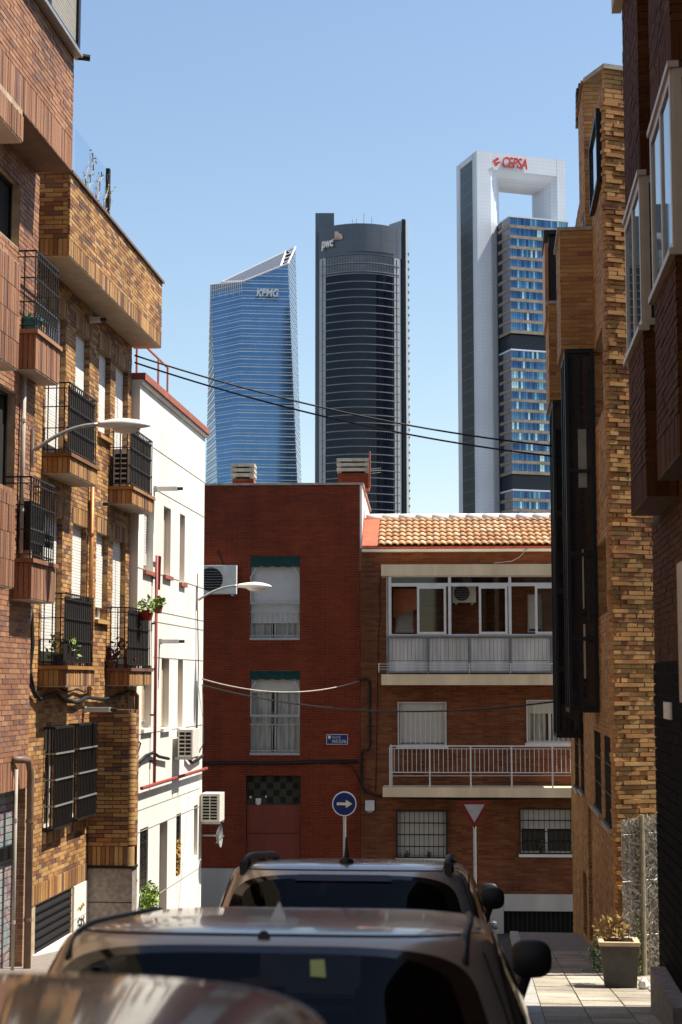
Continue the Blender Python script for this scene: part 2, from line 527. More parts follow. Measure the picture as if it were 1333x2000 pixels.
def brick_balcony(root, fr, u0, u1, vb, vt, proj_, mat, mort, nf=15, rail=1.0, vis=None, ornate=False, label=None):
    """a slab faced with upright bricks and a black iron railing; the near end faces the camera"""
    m = MB()
    m.box(fr, u0 + 0.02, u1 - 0.02, vb + 0.012, vt - 0.05, 0.0, proj_ - 0.02)
    B = part(m, 'balcony', mort, root, label=label)
    part(MB().box(fr, u0 - 0.03, u1 + 0.03, vt - 0.05, vt, 0.0, proj_ + 0.03), 'coping', mat, B)
    part(MB().box(fr, u0 + 0.01, u1 - 0.01, vb, vb + 0.011, 0.0, proj_ - 0.01), 'soffit', SOFFIT, B)
    side = Fr(fr.P(u0 + 0.02, 0, 0).x, fr.P(u0 + 0.02, 0, 0).y, 0)
    sx = fr.N.x
    bl = soldiers(fr, u0, u1, vb + 0.012, vt - 0.052, w=proj_)
    if sx > 0:
        bl += soldiers(side, 0.0, proj_ - 0.032, vb + 0.012, vt - 0.052, w=0.02)
    else:
        bl += soldiers(side, -(proj_ - 0.032), 0.0, vb + 0.012, vt - 0.052, w=0.02)
    emit(B, bl, mat, vis)
    top = vt + rail
    RL = part(rail_mb(fr, u0 + 0.02, u1 - 0.02, top, 0.0, proj_ - 0.02), 'railing', IRON, root)
    for q in (0.06, 0.36, 0.66, 0.92):
        part(rail_mb(fr, u0 + 0.021, u1 - 0.021, vt + rail * q, 0.0, proj_ - 0.021, 0.014), 'crossbar', IRON, RL)
    bars(RL, fr, (u0 + 0.03, u1 - 0.03, vt + 0.0, top - 0.012), proj_ - 0.03, nf, IRON, 0.009)
    if not ornate:
        part(MB().box(fr, u0 + 0.03, u1 - 0.03, vt + 0.05, top - 0.06, proj_ - 0.052, proj_ - 0.046), 'railing_screen', SCREEN, RL)
    for k in range(3):
        w = proj_ * (0.15 + 0.3 * k)
        for u in (u0 + 0.03, u1 - 0.03):
            inst(bpy.data.meshes['bar_black_iron_0.009'], 'bar', RL, Matrix.Translation(fr.P(u, vt, w)) @ Matrix.Diagonal((1, 1, rail - 0.012, 1)))
    if ornate:
        n = nf
        for i in range(n - 1):
            u = u0 + 0.03 + (u1 - u0 - 0.06) * (i + 0.5) / (n - 1)
            c = fr.P(u, vt + rail * 0.28, proj_ - 0.03)
            pts = [c + fr.U * (0.024 * math.cos(a)) + Vector((0, 0, 0.09 * math.sin(a))) for a in [k * math.pi / 4 for k in range(9)]]
            part(MB().tube(pts, 0.006, 4, cap=False), 'scroll', IRON, RL)
    return B
def ac_unit(fr, u0, u1, v0, v1, wb, wf, label, fan='front', name='air_conditioner'):
    T = thing(name, label, 'air conditioner', fr.P((u0 + u1) / 2, v0, wb))
    part(MB().box(fr, u0, u1, v0, v1, wb, wf), 'casing', ACW, T)
    h = v1 - v0
    if fan == 'front':
        cu = u0 + (u1 - u0) * 0.40; cv = (v0 + v1) / 2; r = min(h * 0.42, (u1 - u0) * 0.36)
        ring = [fr.P(cu + r * math.cos(k * math.pi / 12), cv + r * math.sin(k * math.pi / 12), wf + 0.004) for k in range(24)]
        mb = MB(); mb.add(ring, [tuple(range(24))])
        F = part(mb, 'fan_opening', DARKIN, T)
        for k in range(9):
            y = cv - r + 2 * r * (k + 0.5) / 9
            x = math.sqrt(max(0, r * r - (y - cv) ** 2))
            part(MB().box(fr, cu - x, cu + x, y - 0.004, y + 0.004, wf + 0.006, wf + 0.012), 'guard_wire', STEEL, F)
        part(frame_mb(fr, (u0 + 0.01, cu + r + 0.03, v0 + 0.02, v1 - 0.02), wf + 0.012, 0.02, 0.01), 'grille_frame', ACW, T)
    if fan == 'louvre':
        n = 6
        for k in range(n):
            a = v0 + h * (0.1 + 0.8 * k / n)
            G = part(MB().box(fr, u0 + 0.05, u1 - 0.05, a, a + h * 0.8 / n * 0.72, wf, wf + 0.004), 'vent_opening', DARKIN, T)
    part(MB().box(fr, u0 + 0.06, u0 + 0.12, v0 - 0.05, v0 - 0.001, 0.0, wf), 'bracket', STEEL, T)
    part(MB().box(fr, u1 - 0.12, u1 - 0.06, v0 - 0.05, v0 - 0.001, 0.0, wf), 'bracket', STEEL, T)
    return T
def sag(a, b, s, n=24):
    a = Vector(a); b = Vector(b)
    return [a.lerp(b, i / n) + Vector((0, 0, -4 * s * (i / n) * (1 - i / n))) for i in range(n + 1)]
def leaves_mb(c, rx, ry, rz, n, s=0.05, rnd=random):
    mb = MB()
    for _ in range(n):
        d = Vector((rnd.gauss(0, 1), rnd.gauss(0, 1), rnd.gauss(0, 1))).normalized() * (rnd.random() ** 0.45)
        p = Vector(c) + Vector((d.x * rx, d.y * ry, d.z * rz))
        a = Vector((rnd.uniform(-1, 1), rnd.uniform(-1, 1), rnd.uniform(-0.6, 1))).normalized()
        b = a.cross(Vector((rnd.uniform(-1, 1), rnd.uniform(-1, 1), rnd.uniform(-1, 1)))).normalized()
        k = s * rnd.uniform(0.6, 1.3)
        mb.add([p - a * k, p + b * k * 0.45, p + a * k, p - b * k * 0.45], [(0, 1, 2, 3)])
    return mb
def text_mesh(body, size, mat, depth=0.01, shear=0.0, bold=0.0):
    cu = bpy.data.curves.new('lettering', 'FONT')
    cu.body = body; cu.size = size; cu.extrude = depth; cu.shear = shear; cu.offset = bold
    o = bpy.data.objects.new('lettering', cu)
    COL.objects.link(o)
    dg = bpy.context.evaluated_depsgraph_get()
    me = bpy.data.meshes.new_from_object(o.evaluated_get(dg))
    bpy.data.objects.remove(o); bpy.data.curves.remove(cu)
    me.materials.clear(); me.materials.append(mat)
    return me
def place_text(me, name, parent, fr, r, w):
    """fit lettering into a rectangle on a plane"""
    xs = [v.co.x for v in me.vertices]; ys = [v.co.y for v in me.vertices]
    sx = (r[1] - r[0]) / (max(xs) - min(xs)); sy = (r[3] - r[2]) / (max(ys) - min(ys))
    M = Matrix.Translation(fr.P(r[0], r[2], w)) @ Matrix.Rotation(fr.a, 4, 'Z') @ Matrix.Rotation(R(90), 4, 'X') @ Matrix.Diagonal((sx, sy, 1, 1)) @ Matrix.Translation((-min(xs), -min(ys), 0))
    return inst(me, name, parent, M)

# ------------------------------------------------------------------ ground
GZ = [(-40, 3.2), (-10, 0.98), (0, 0.0), (15, -1.45), (30, -2.98), (34.0, -3.7), (37.5, -4.25), (60, -4.6), (140, -5.0)]
def gz(y):
    for (a, za), (b, zb) in zip(GZ, GZ[1:]):
        if y <= b:
            return za + (zb - za) * (y - a) / (b - a)
    return GZ[-1][1]
YS = [-40, -10, 0, 5, 10, 15, 20, 25, 30, 34, 37.5, 60, 140]
mb = MB()
for a, b in zip(YS, YS[1:]):
    mb.quad((-60, a, gz(a)), (60, a, gz(a)), (60, b, gz(b)), (-60, b, gz(b)))
struct(mb, 'road', ASPH)
mb = MB()
mb.quad((-4000, 90, -5.2), (4000, 90, -5.2), (4000, 5000, -5.2), (-4000, 5000, -5.2))
mb.quad((-4000, -3000, -1.6), (-60.5, -3000, -1.6), (-60.5, 90, -5.2), (-4000, 90, -5.2))
mb.quad((60.5, -3000, -1.6), (4000, -3000, -1.6), (4000, 90, -5.2), (60.5, 90, -5.2))
struct(mb, 'terrain', DIRT)
# pavements: right kerb at x = 0.30, left kerb at x = -4.7
def pavement(name, x0, x1, kx, ya, yb):
    m = MB(); ys = [ya] + [y for y in YS if ya < y < yb] + [yb]
    for a, b in zip(ys, ys[1:]):
        m.quad((x0, a, gz(a) + 0.11), (x1, a, gz(a) + 0.11), (x1, b, gz(b) + 0.11), (x0, b, gz(b) + 0.11))
    return struct(m, name, JOINT)
pr = pavement('pavement', 0.42, 2.6, 0.30, -10, 31.2)
pl = pavement('pavement', -7.0, -4.9, -4.8, -10, 33.6)
km = None
def kerbs(x0, x1, ya, yb):
    y = ya
    while y < yb - 0.1:
        e = min(y + 1.0, yb)
        m = MB()
        m.hexa([(x0, y + 0.006, gz(y) - 0.05), (x1, y + 0.006, gz(y) - 0.05), (x1, e - 0.006, gz(e) - 0.05), (x0, e - 0.006, gz(e) - 0.05),
                (x0, y + 0.006, gz(y) + 0.125), (x1, y + 0.006, gz(y) + 0.125), (x1, e - 0.006, gz(e) + 0.125), (x0, e - 0.006, gz(e) + 0.125)])
        part(m, 'kerb_stone', KERB, pr if x0 > -2 else pl)
        y = e
kerbs(0.28, 0.42, 11, 31)
kerbs(-4.90, -4.76, 16, 33)
y = 12.0
row = 0
while y < 30.8:
    x = 0.43
    while x < 2.5:
        e = min(x + 0.385, 2.56)
        h = random.uniform(-0.003, 0.003)
        m = MB()
        t0, t1 = gz(y) + 0.122 + h, gz(y + 0.385) + 0.122 + h
        m.hexa([(x, y, t0 - 0.03), (e, y, t0 - 0.03), (e, y + 0.385, t1 - 0.03), (x, y + 0.385, t1 - 0.03), (x, y, t0), (e, y, t0), (e, y + 0.385, t1), (x, y + 0.385, t1)], back=False)
        if 13 < y < 24:
            part(m, 'paving_slab', PAVE, pr)
        x += 0.40
    y += 0.40; row += 1
# drain grate on the pavement
# ------------------------------------------------------------------ the two houses that close the street
p0 = at_depth(704, 1400, 39.0)
FF = Fr(p0.x, p0.y, 2.6)
def fx(x0, y0, x1, y1, w=0.0):
    return FF.rect(x0, y0, x1, y1, w)
GF = -4.45
RH = thing('red_brick_house', 'tall dark red brick house with two green awnings at the street end', 'house', FF.P(-2, GF, -3))
u0, _, _, vt = fx(318, 949, 704, 1400)
wa1 = fx(489, 1086, 586, 1250); wa2 = fx(489, 1310, 586, 1475)
dr = fx(480, 1514, 587, 1900); dr = (dr[0], dr[1], GF + 0.02, dr[3])
rect = (u0, -0.004, GF, vt)
holes = [wa1 + (0.2,), wa2 + (0.2,), dr + (0.2,)]
mb = MB(); backing(mb, FF, rect, holes, core=6.4)
RW = part(mb, 'wall', MO_RED, RH)
emit(RW, courses(FF, rect, holes, 0.243, 0.050, 0.010), BR_RED, vis=[(402, 960, 700, 1680)])
# white end wall rising above the lower roof, coping, chimneys
vs_ = FF.uv(704, 1066)[1]
m = MB(); m.box(FF, -0.003, 0.05, vs_ - 0.6, vt, -6.4, -0.01)
part(m, 'end_wall', WHITE, RH)
part(MB().box(FF, u0, 0.09, vt + 0.002, vt + 0.05, -6.42, 0.03), 'coping', CONC, RH)
def chimney(x0, x1, yt, ym, w, dep, n):
    a, b, vm, vtop = FF.rect(x0, yt, x1, ym, w)
    m = MB(); m.box(FF, a + 0.03, b - 0.03, vt + 0.05, vm - 0.02, w - dep, w - 0.025)
    C = part(m, 'chimney', MO_RED, RH)
    bl = courses(FF, (a + 0.03, b - 0.03, vt + 0.05, vm - 0.02), (), 0.24, 0.05, 0.01, w=w)
    sf = Fr(FF.P(b - 0.03, 0, 0).x, FF.P(b - 0.03, 0, 0).y, 90 + 2.6)
    emit(C, bl, BR_RED)
    part(MB().box(FF, b - 0.031, b - 0.01, vt + 0.05, vm - 0.02, w - dep, w - 0.02), 'side_facing', TERRA, C)
    h = (vtop - vm) / n
    for k in range(n):
        part(MB().box(FF, a, b, vm + h * (k + 0.35), vm + h * (k + 1), w - dep - 0.02, w + 0.01), 'vent_slab', CONC, C)
        for q in (a + 0.04, b - 0.12):
            part(MB().box(FF, q, q + 0.08, vm + h * k - 0.001, vm + h * (k + 0.35), w - dep, w - 0.03), 'spacer', CONC, C)
    return C
chimney(452, 497, 905, 934, -1.2, 0.6, 3)
C2 = chimney(658, 722, 895, 923, -1.2, 0.7, 3)
a, v = FF.uv(723, 955, -1.0); b, vv = FF.uv(723, 882, -1.0)
MA = thing('antenna_mast', 'thin rusty antenna mast beside the larger roof chimney', 'antenna', FF.P(a, vt, -1.0))
part(MB().tube([FF.P(a, vt + 0.03, -0.9), FF.P(a, vv, -0.9)], 0.022, 6), 'pole', TERRA, MA)
for k in range(3):
    q = vv - 0.45 - 0.06 * k
    part(MB().tube([FF.P(a - 0.02, q, -0.9), FF.P(a + 0.28, q + 0.02, -0.9 + 0.05 * k)], 0.006, 5), 'element', STEEL, MA)
# the two awninged windows with their railings
for k, (wr, sh) in enumerate(((wa1, 0.80), (wa2, 0.26))):
    W = window(RH, FF, wr, dep=0.17, fm=STEEL, shut=sh, mid=1, curtain=True, t=0.045)
    part(MB().box(FF, wr[0], wr[1], wr[2], wr[2] + 0.06, -0.16, 0.012), 'sill', STEEL, W)
    a, b, c, d = wr
    hd = 0.25 if k == 0 else 0.20
    n = 40
    vals = [(a + 0.01 + (b - a - 0.02) * i / n) for i in range(n + 1)]
    m = MB()
    m.box(FF, a + 0.01, b - 0.01, d - 0.05, d - 0.012, -0.1, 0.0)
    AW = part(m, 'awning', GREENF, W)
    m = MB()
    for i in range(n):
        z0 = d - hd - 0.022 * abs(math.sin(i / n * math.pi * 4.5)); z1 = d - hd - 0.022 * abs(math.sin((i + 1) / n * math.pi * 4.5))
        w0 = -0.02 + 0.008 * math.sin(i * 1.3); w1 = -0.02 + 0.008 * math.sin((i + 1) * 1.3)
        m.quad(FF.P(vals[i], z0, w0 + 0.02), FF.P(vals[i + 1], z1, w1 + 0.02), FF.P(vals[i + 1], d - 0.045, -0.015), FF.P(vals[i], d - 0.045, -0.015))
    part(m, 'valance', GREENF, W)
    for s in (a + 0.02, b - 0.02):
        e = 0.13 if s < (a + b) / 2 else -0.13
        part(MB().tube([FF.P(s, d - 1.1, -0.02), FF.P(s, d - hd - 0.25, -0.02), FF.P(s + e, d - hd - 0.04, -0.02)], 0.011, 5), 'awning_arm', ALU, W)
    rt = FF.uv(540, 1178 if k == 0 else 1398)[1]
    part(MB().box(FF, a, b, rt - 0.03, rt + 0.03, -0.06, -0.03), 'handrail', STEEL, W)
    part(MB().box(FF, a, b, c + 0.09, c + 0.115, -0.06, -0.03), 'handrail', STEEL, W)
    bars(W, FF, (a + 0.05, b - 0.05, c + 0.115, rt - 0.2), -0.045, 10, STEEL, 0.008)
    part(MB().box(FF, a, b, rt - 0.22, rt - 0.2, -0.056, -0.034), 'handrail', STEEL, W)
# door with pierced block transom
D = part(MB().box(FF, dr[0] + 0.02, dr[1] - 0.02, GF + 0.03, FF.uv(530, 1573)[1], -0.2, -0.15), 'door', REDPAINT, RH)
vd = FF.uv(530, 1573)[1]
for k in range(1, 4):
    part(MB().box(FF, dr[0] + 0.03, dr[1] - 0.03, vd - 0.68 * k, vd - 0.68 * k + 0.015, -0.149, -0.142), 'seam', BLACKM, D)
OL = plain('olive_block', (0.055, 0.05, 0.03), 0.9)
TR = part(MB().box(FF, dr[0] + 0.02, dr[1] - 0.02, vd + 0.004, dr[3] - 0.01, -0.2, -0.16), 'transom', OL, RH)
for i in range(8):
    for j in range(4):
        a = dr[0] + 0.05 + i * 0.155; c = vd + 0.05 + j * 0.165
        part(MB().box(FF, a, a + 0.13, c, c + 0.14, -0.159, -0.148 if (i + j) % 2 else -0.152), 'block', DARKIN if (i + j) % 2 else OL, TR)
PAPER = plain('paper', (0.75, 0.72, 0.65), 0.9)
for (x, y, s, h) in ((490, 1557, 0.05, 0.06), (505, 1566, 0.13, 0.17), (520, 1556, 0.04, 0.05)):
    u, v = FF.uv(x, y, -0.14)
    mp = MB().add([FF.P(u - s / 2, v + h / 2, -0.14), FF.P(u + s / 2, v + h / 2, -0.14), FF.P(u + s / 2, v - h / 4, -0.139), FF.P(u, v - h / 2, -0.138), FF.P(u - s / 2, v - h / 4, -0.139)], [(0, 1, 2, 3, 4)])
    part(mp, 'paper_scrap', PAPER, TR)
part(MB().box(FF, u0, dr[0] - 0.01, GF, FF.uv(430, 1696)[1], -0.02, 0.03), 'plinth', GREYPL, RH)
# street name plate
BLUE = plain('enamel_blue', (0.010, 0.022, 0.14), 0.35, var=0.2)
WHT = plain('enamel_white', (0.72, 0.72, 0.72), 0.5, var=0.1)
a, b, c, d = fx(638, 1434, 680, 1454)
SN = thing('street_name_plate', 'small blue street name plate on the dark red brick wall', 'street sign', FF.P((a + b) / 2, c, 0.0))
part(MB().box(FF, a, b, c, d, 0.003, 0.02), 'plate', BLUE, SN)
part(frame_mb(FF, (a, b, c, d), 0.024, 0.012, 0.003), 'border', WHT, SN)
place_text(text_mesh('CALLE DE', 1, WHT, 0.001), 'lettering', SN, FF, (a + 0.14, a + 0.34, c + 0.145, c + 0.20), 0.0225)
place_text(text_mesh('MARCELINA', 1, WHT, 0.001), 'lettering', SN, FF, (a + 0.14, b - 0.03, c + 0.035, c + 0.115), 0.0225)
cr = [(-.035, .05), (.035, .05), (.035, -.01), (0, -.05), (-.035, -.01)]
part(MB().add([FF.P(a + 0.075 + x, c + 0.165 + y * 0.9, 0.0225) for x, y in cr], [(0, 1, 2, 3, 4)]), 'crest', WHT, SN)

# ---------------- the lower brown brick house
BH = thing('brown_brick_house', 'low brown brick house with tiled roof and cream balcony slabs', 'house', FF.P(3, GF, -3))
ue = FF.uv(1230, 1300)[0]
ve = FF.uv(900, 1070)[1]
w1 = fx(778, 1371, 872, 1457); w2 = fx(1029, 1367, 1122, 1451)
g1 = fx(775, 1584, 873, 1676); g2 = fx(1015, 1580, 1122, 1668)
ga = fx(790, 1128, 1150, 1240)
vp = FF.uv(1000, 1746)[1]; vp0 = FF.uv(1000, 1780)[1]
rect = (0.004, ue, GF, ve)
bd = [FF.rect(772, 1150, 808, 1236, 0) + (0.15,), FF.rect(1030, 1160, 1062, 1236, 0) + (0.15,)]
vent = (FF.uv(985, 1800)[0], ue - 0.5, GF + 0.06, vp0, 0.2)
holes = [w1 + (0.2,), w2 + (0.2,), g1 + (0.2,), g2 + (0.2,), vent] + bd
mb = MB(); backing(mb, FF, rect, holes, core=6.4)
BW = part(mb, 'wall', MO_HOUSE, BH)
bl = courses(FF, (0.004, ue, vp, ve), holes, 0.243, 0.050, 0.010)
emit(BW, bl, BR_HOUSE, vis=[(712, 1072, 1070, 1098), (712, 1120, 740, 1680), (890, 1342, 1020, 1450), (712, 1342, 770, 1450), (880, 1590, 1010, 1680), (780, 1562, 1000, 1582)])
part(MB().box(FF, 0.01, vent[0] - 0.01, GF, vp - 0.003, -0.01, 0.012), 'plinth', GREYPL, BH)
part(MB().box(FF, vent[0], ue - 0.5, vp0 + 0.01, vp - 0.003, -0.01, 0.012), 'plinth', GREYPL, BH)
GR = part(MB().box(FF, vent[0], vent[1], GF + 0.06, vp0, -0.19, -0.17), 'basement_vent', DARKIN, BH)
bars(GR, FF, (vent[0] + 0.1, vent[1] - 0.1, GF + 0.06, vp0), -0.06, 22, IRON, 0.012)
# roof
vr0 = FF.uv(800, 1066, 0.3)[1]
p_r = FF.uv(900, 1013, -1.7)[1]
up0 = FF.uv(742, 1040, -1)[0]
m = MB()
m.add([FF.P(0.06, vr0 - 0.02, 0.28), FF.P(ue, vr0 - 0.02, 0.28), FF.P(ue, p_r - 0.03, -1.7), FF.P(0.06, p_r - 0.03, -1.7),
       FF.P(0.06, vr0 - 0.06, 0.26), FF.P(ue, vr0 - 0.06, 0.26), FF.P(ue, p_r - 0.5, -1.7), FF.P(0.06, p_r - 0.5, -1.7)],
      [(0, 1, 2, 3), (4, 7, 6, 5), (0, 4, 5, 1), (0, 3, 7, 4), (1, 5, 6, 2), (2, 6, 7, 3)])
RO = part(m, 'roof', TILERED, BH)
part(MB().box(FF, 0.05, ue, vr0 - 0.13, vr0 - 0.07, -0.05, 0.24), 'eave_board', WHITE, RO)
# back slope of the roof
m = MB(); m.quad(FF.P(0.06, p_r - 0.04, -1.7), FF.P(ue, p_r - 0.04, -1.7), FF.P(ue, vr0, -6.3), FF.P(0.06, vr0, -6.3))
part(m, 'back_slope', TILERED, RO)
# one curved tile, shared
slope = math.atan2(p_r - vr0, 1.98); slen = math.hypot(1.98, p_r - vr0)
TW, TL = 0.165, 0.42
nr = 7
TLN = slen / nr
mt = MB(); ns = 7
top = []; 
for e, z0 in ((0.0, 0.038), (TLN * 1.10, 0.0)):
    for k in range(ns):
        q = k / (ns - 1)
        top.append((q * TW, e, z0 + 0.030 * math.sin(math.pi * min(1.0, q * 1.35)) ** 0.8 if q < 0.74 else z0 - 0.012 * math.sin(math.pi * (q - 0.74) / 0.26)))
bot = [(x, y, z - 0.02) for x, y, z in top]
fs = [(k, k + 1, ns + k + 1, ns + k) for k in range(ns - 1)]
fs += [(2 * ns + k + 1, 2 * ns + k, k, k + 1)[::-1] for k in range(ns - 1)]
mt.add(top + bot, fs)
tile_me = mt.mesh('roof_tile', TILE, True)
cols = int((ue - up0) / TW)
base = Matrix.Rotation(FF.a, 4, 'Z')
cand = []
for i in range(nr):
    for k in range(cols):
        o = FF.P(up0 + k * TW, vr0 + 0.015 + math.sin(slope) * i * TLN, 0.30 - math.cos(slope) * i * TLN)
        px = proj(o)
        cand.append((0 if px and px[0] < 1108 else 1, o))
vis_t = [o for f_, o in cand if f_ == 0][:300]
for o in vis_t:
    inst(tile_me, 'roof_tile', RO, Matrix.Translation(o) @ base @ Matrix.Rotation(slope + random.uniform(-.01, .01), 4, 'X') @ Matrix.Rotation(random.uniform(-.012, .012), 4, 'Z'))
m = MB(); n = int((ue - 0.1) / 0.42)
for k in range(n):
    a = 0.1 + k * 0.42
    pts = [FF.P(a, p_r + 0.0, -1.68), FF.P(a + 0.44, p_r + 0.02, -1.68)]
    part(MB().tube(pts, [0.13, 0.11], 8), 'ridge_cap', WHITE, RO, smooth=True)
m = MB(); m.add([FF.P(0.06, vr0 + 0.01, 0.27), FF.P(up0, vr0 + 0.01, 0.27), FF.P(up0 + 0.06, p_r + 0.02, -1.65), FF.P(0.06, p_r + 0.02, -1.65), FF.P(0.06, vr0 + 0.35, -0.2), FF.P(0.06, p_r + 0.3, -1.65)], [(0, 1, 2, 3), (0, 3, 5, 4)])
part(m, 'flashing', TILERED, RO)

# glazed balcony
PJ = 0.85
def gx(x, y, w=PJ):
    return FF.uv(x, y, w)
ub = gx(745, 1200)[0]; ur = ue - 0.8
vtop0, vtop1 = gx(900, 1124)[1], gx(900, 1102)[1]
vb0, vb1 = gx(900, 1338)[1], gx(900, 1317)[1]
vra = gx(900, 1241)[1]
uw = gx(762, 1200)[0]
m = MB(); m.box(FF, ub, ur, vtop0, vtop1, 0.0, PJ)
GB = part(m, 'glazed_balcony', CREAM, BH)
part(MB().box(FF, ub, ur, vb0, vb1, 0.002, PJ), 'slab', CREAM, GB)
vpan0 = vb1 + 0.06
GPOLE = plain('blue_grey_post', (0.20, 0.23, 0.26), 0.5, 0.2)
PANEL = plain('stained_panel', (0.60, 0.57, 0.53), 0.6, var=0.45, scale=5, streak=True)
px_ = [757, 836, 917, 997, 1078]
us = [gx(x, 1270)[0] for x in px_]; us.append(us[-1] + 1.0)
for a, b in zip(us, us[1:]):
    nn = 10
    hb = gx(800, 1290)[1]
    for k in range(nn):
        c0 = a + 0.03 + (b - a - 0.05) * k / nn; c1 = a + 0.03 + (b - a - 0.05) * (k + 0.92) / nn
        part(MB().box(FF, c0, c1, hb, vra - 0.06, PJ - 0.10, PJ - 0.075 + random.uniform(-.004, .004)), 'panel_board', PANEL, GB)
    part(MB().box(FF, a + 0.03, b - 0.02, vpan0, hb - 0.012, PJ - 0.10, PJ - 0.075), 'kick_panel', PANEL, GB)
for a in us[:-1]:
    part(MB().box(FF, a - 0.02, a + 0.02, vb1, vra, PJ - 0.07, PJ - 0.03), 'post', GPOLE, GB)
part(MB().box(FF, us[0] - 0.02, ur, vra - 0.05, vra, PJ - 0.08, PJ - 0.02), 'top_rail', GPOLE, GB)
part(MB().box(FF, us[0] - 0.02, ur, vb1 + 0.03, vb1 + 0.07, PJ - 0.08, PJ - 0.025), 'bottom_rail', GPOLE, GB)
for k in range(3):
    z = gx(800, 1297 + 5 * k)[1]
    part(MB().tube([FF.P(us[0] - 0.2, z, PJ + 0.12), FF.P(ur, z, PJ + 0.12)], 0.006, 5), 'clothes_line', ALU, GB)
for e in (us[0] - 0.2, us[2], us[3]):
    part(MB().tube([FF.P(e, vb1 + 0.05, PJ - 0.02), FF.P(e, vb1 + 0.06, PJ + 0.14), FF.P(e, vb1 + 0.26, PJ + 0.14)], 0.012, 5), 'line_bracket', ALU, GB)
# white aluminium glazing
vt1 = gx(800, 1141)[1]
wz = PJ - 0.06
fw = [762, 879, 997, 1112]
fu = [gx(x, 1200)[0] for x in fw]
for u in fu:
    part(MB().box(FF, u - 0.035, u + 0.035, vra, vtop0, wz - 0.05, wz + 0.01), 'mullion', ALU, GB)
part(MB().box(FF, fu[0], ur, vt1 - 0.05, vt1 + 0.03, wz - 0.045, wz + 0.012), 'transom', ALU, GB)
part(MB().box(FF, fu[0], ur, vtop0 - 0.03, vtop0 - 0.001, wz - 0.045, wz + 0.005), 'head', ALU, GB)
part(MB().box(FF, fu[0], ur, vra + 0.001, vra + 0.03, wz - 0.045, wz + 0.005), 'sill', ALU, GB)
CG = clear_glass('balcony_glass', (0.62, 0.63, 0.62))
for a, b in zip(fu, fu[1:]):
    part(MB().box(FF, a + 0.035, b - 0.035, vt1 + 0.03, vtop0 - 0.03, wz - 0.02, wz - 0.014), 'pane', CG, GB)
for (x0, x1) in ((815, 872), (936, 992), (1046, 1104)):
    a, b = gx(x0, 1200)[0], gx(x1, 1200)[0]
    S = part(frame_mb(FF, (a, b, vra + 0.03, vt1 - 0.05), wz + 0.03, 0.055, 0.035), 'sliding_sash', ALU, GB)
    part(MB().box(FF, a + 0.055, b - 0.055, vra + 0.085, vt1 - 0.105, wz + 0.008, wz + 0.014), 'pane', CG, GB)
# side glazing of the balcony
part(MB().box(FF, ub + 0.12, ub + 0.15, vra, vtop0, 0.0, wz - 0.05), 'side_panel', PANEL, GB)
for h in bd:
    window(BH, FF, h[:4], dep=0.1, fm=ALU, shut=0.9, shm=SHUT, mid=0)
a, b, c, d = FF.rect(884, 1140, 930, 1167, 0.3)
ac_unit(FF, a, b, c - 0.12, d, 0.03, 0.3, 'air conditioner with round dark fan inside the glazed balcony')
CT = plain('orange_cloth', (0.30, 0.10, 0.04), 0.95)
a, b, c, d = FF.rect(768, 1150, 815, 1215, 0.45)
solo(MB().add([FF.P(a, c + 0.1, 0.4), FF.P(b, c + 0.3, 0.45), FF.P(b, d, 0.45), FF.P(a, d, 0.4)], [(0, 1, 2, 3)]), 'hanging_cloth', CT, 'dull orange cloth hanging inside the glazed balcony', 'cloth')

# first floor windows behind the white railing
W = window(BH, FF, w1, dep=0.12, fm=SHUTW, shut=0.93, mid=1)
W2 = window(BH, FF, w2, dep=0.12, fm=SHUTW, shut=0.32, mid=1, curtain=True)
for wr, WW in ((w1, W), (w2, W2)):
    bars(WW, FF, (wr[0] + 0.06, wr[1] - 0.03, wr[2] + 0.03, wr[3] - 0.14), 0.03, 10, ALU, 0.007)
    part(frame_mb(FF, (wr[0] - 0.01, wr[1] + 0.01, wr[2], wr[3]), 0.04, 0.025, 0.03), 'grille_frame', ALU, WW)
    part(MB().box(FF, wr[0] - 0.05, wr[1] + 0.05, wr[2] - 0.07, wr[2] - 0.002, -0.05, 0.06), 'sill', ALU, WW)
# open balcony with white railing
rb = fx(748, 1538, 1113, 1558, PJ)
m = MB(); m.box(FF, FF.uv(748, 1548, PJ)[0], ur, rb[2], rb[3], 0.002, PJ)
OB = part(m, 'open_balcony', CREAM, BH)
rt = gx(900, 1456)[1]; rm = gx(900, 1509)[1]; rl = gx(900, 1516)[1]
posts = [gx(x, 1500)[0] for x in (762, 840, 920, 1000, 1080)]; posts.append(posts[-1] + (posts[1] - posts[0]))
q0 = posts[0]
part(MB().box(FF, q0, ur, rt - 0.03, rt, PJ - 0.07, PJ - 0.04), 'handrail', ALU, OB)
part(MB().box(FF, q0, ur, rt - 0.085, rt - 0.07, PJ - 0.062, PJ - 0.048), 'handrail', ALU, OB)
part(MB().box(FF, q0, ur, rm - 0.01, rm + 0.012, PJ - 0.064, PJ - 0.046), 'handrail', ALU, OB)
part(MB().tube([FF.P(q0, rl, PJ - 0.03), FF.P(ur, rl + 0.02, PJ - 0.03)], 0.007, 5), 'clothes_line', ALU, OB)
part(MB().box(FF, q0, q0 + 0.03, rt - 0.031, rt - 0.001, 0.0, PJ - 0.07), 'handrail', ALU, OB)
for p in posts:
    part(MB().box(FF, p - 0.018, p + 0.018, rb[3], rt - 0.03, PJ - 0.073, PJ - 0.037), 'post', ALU, OB)
part(MB().box(FF, q0 + 0.02, q0 + 0.05, rb[3], rt - 0.03, 0.25, 0.28), 'post', ALU, OB)
for a, b in zip(posts, posts[1:]):
    bars(OB, FF, (a + 0.1, b - 0.1, rm + 0.01, rt - 0.08), PJ - 0.055, 8, ALU, 0.0075)
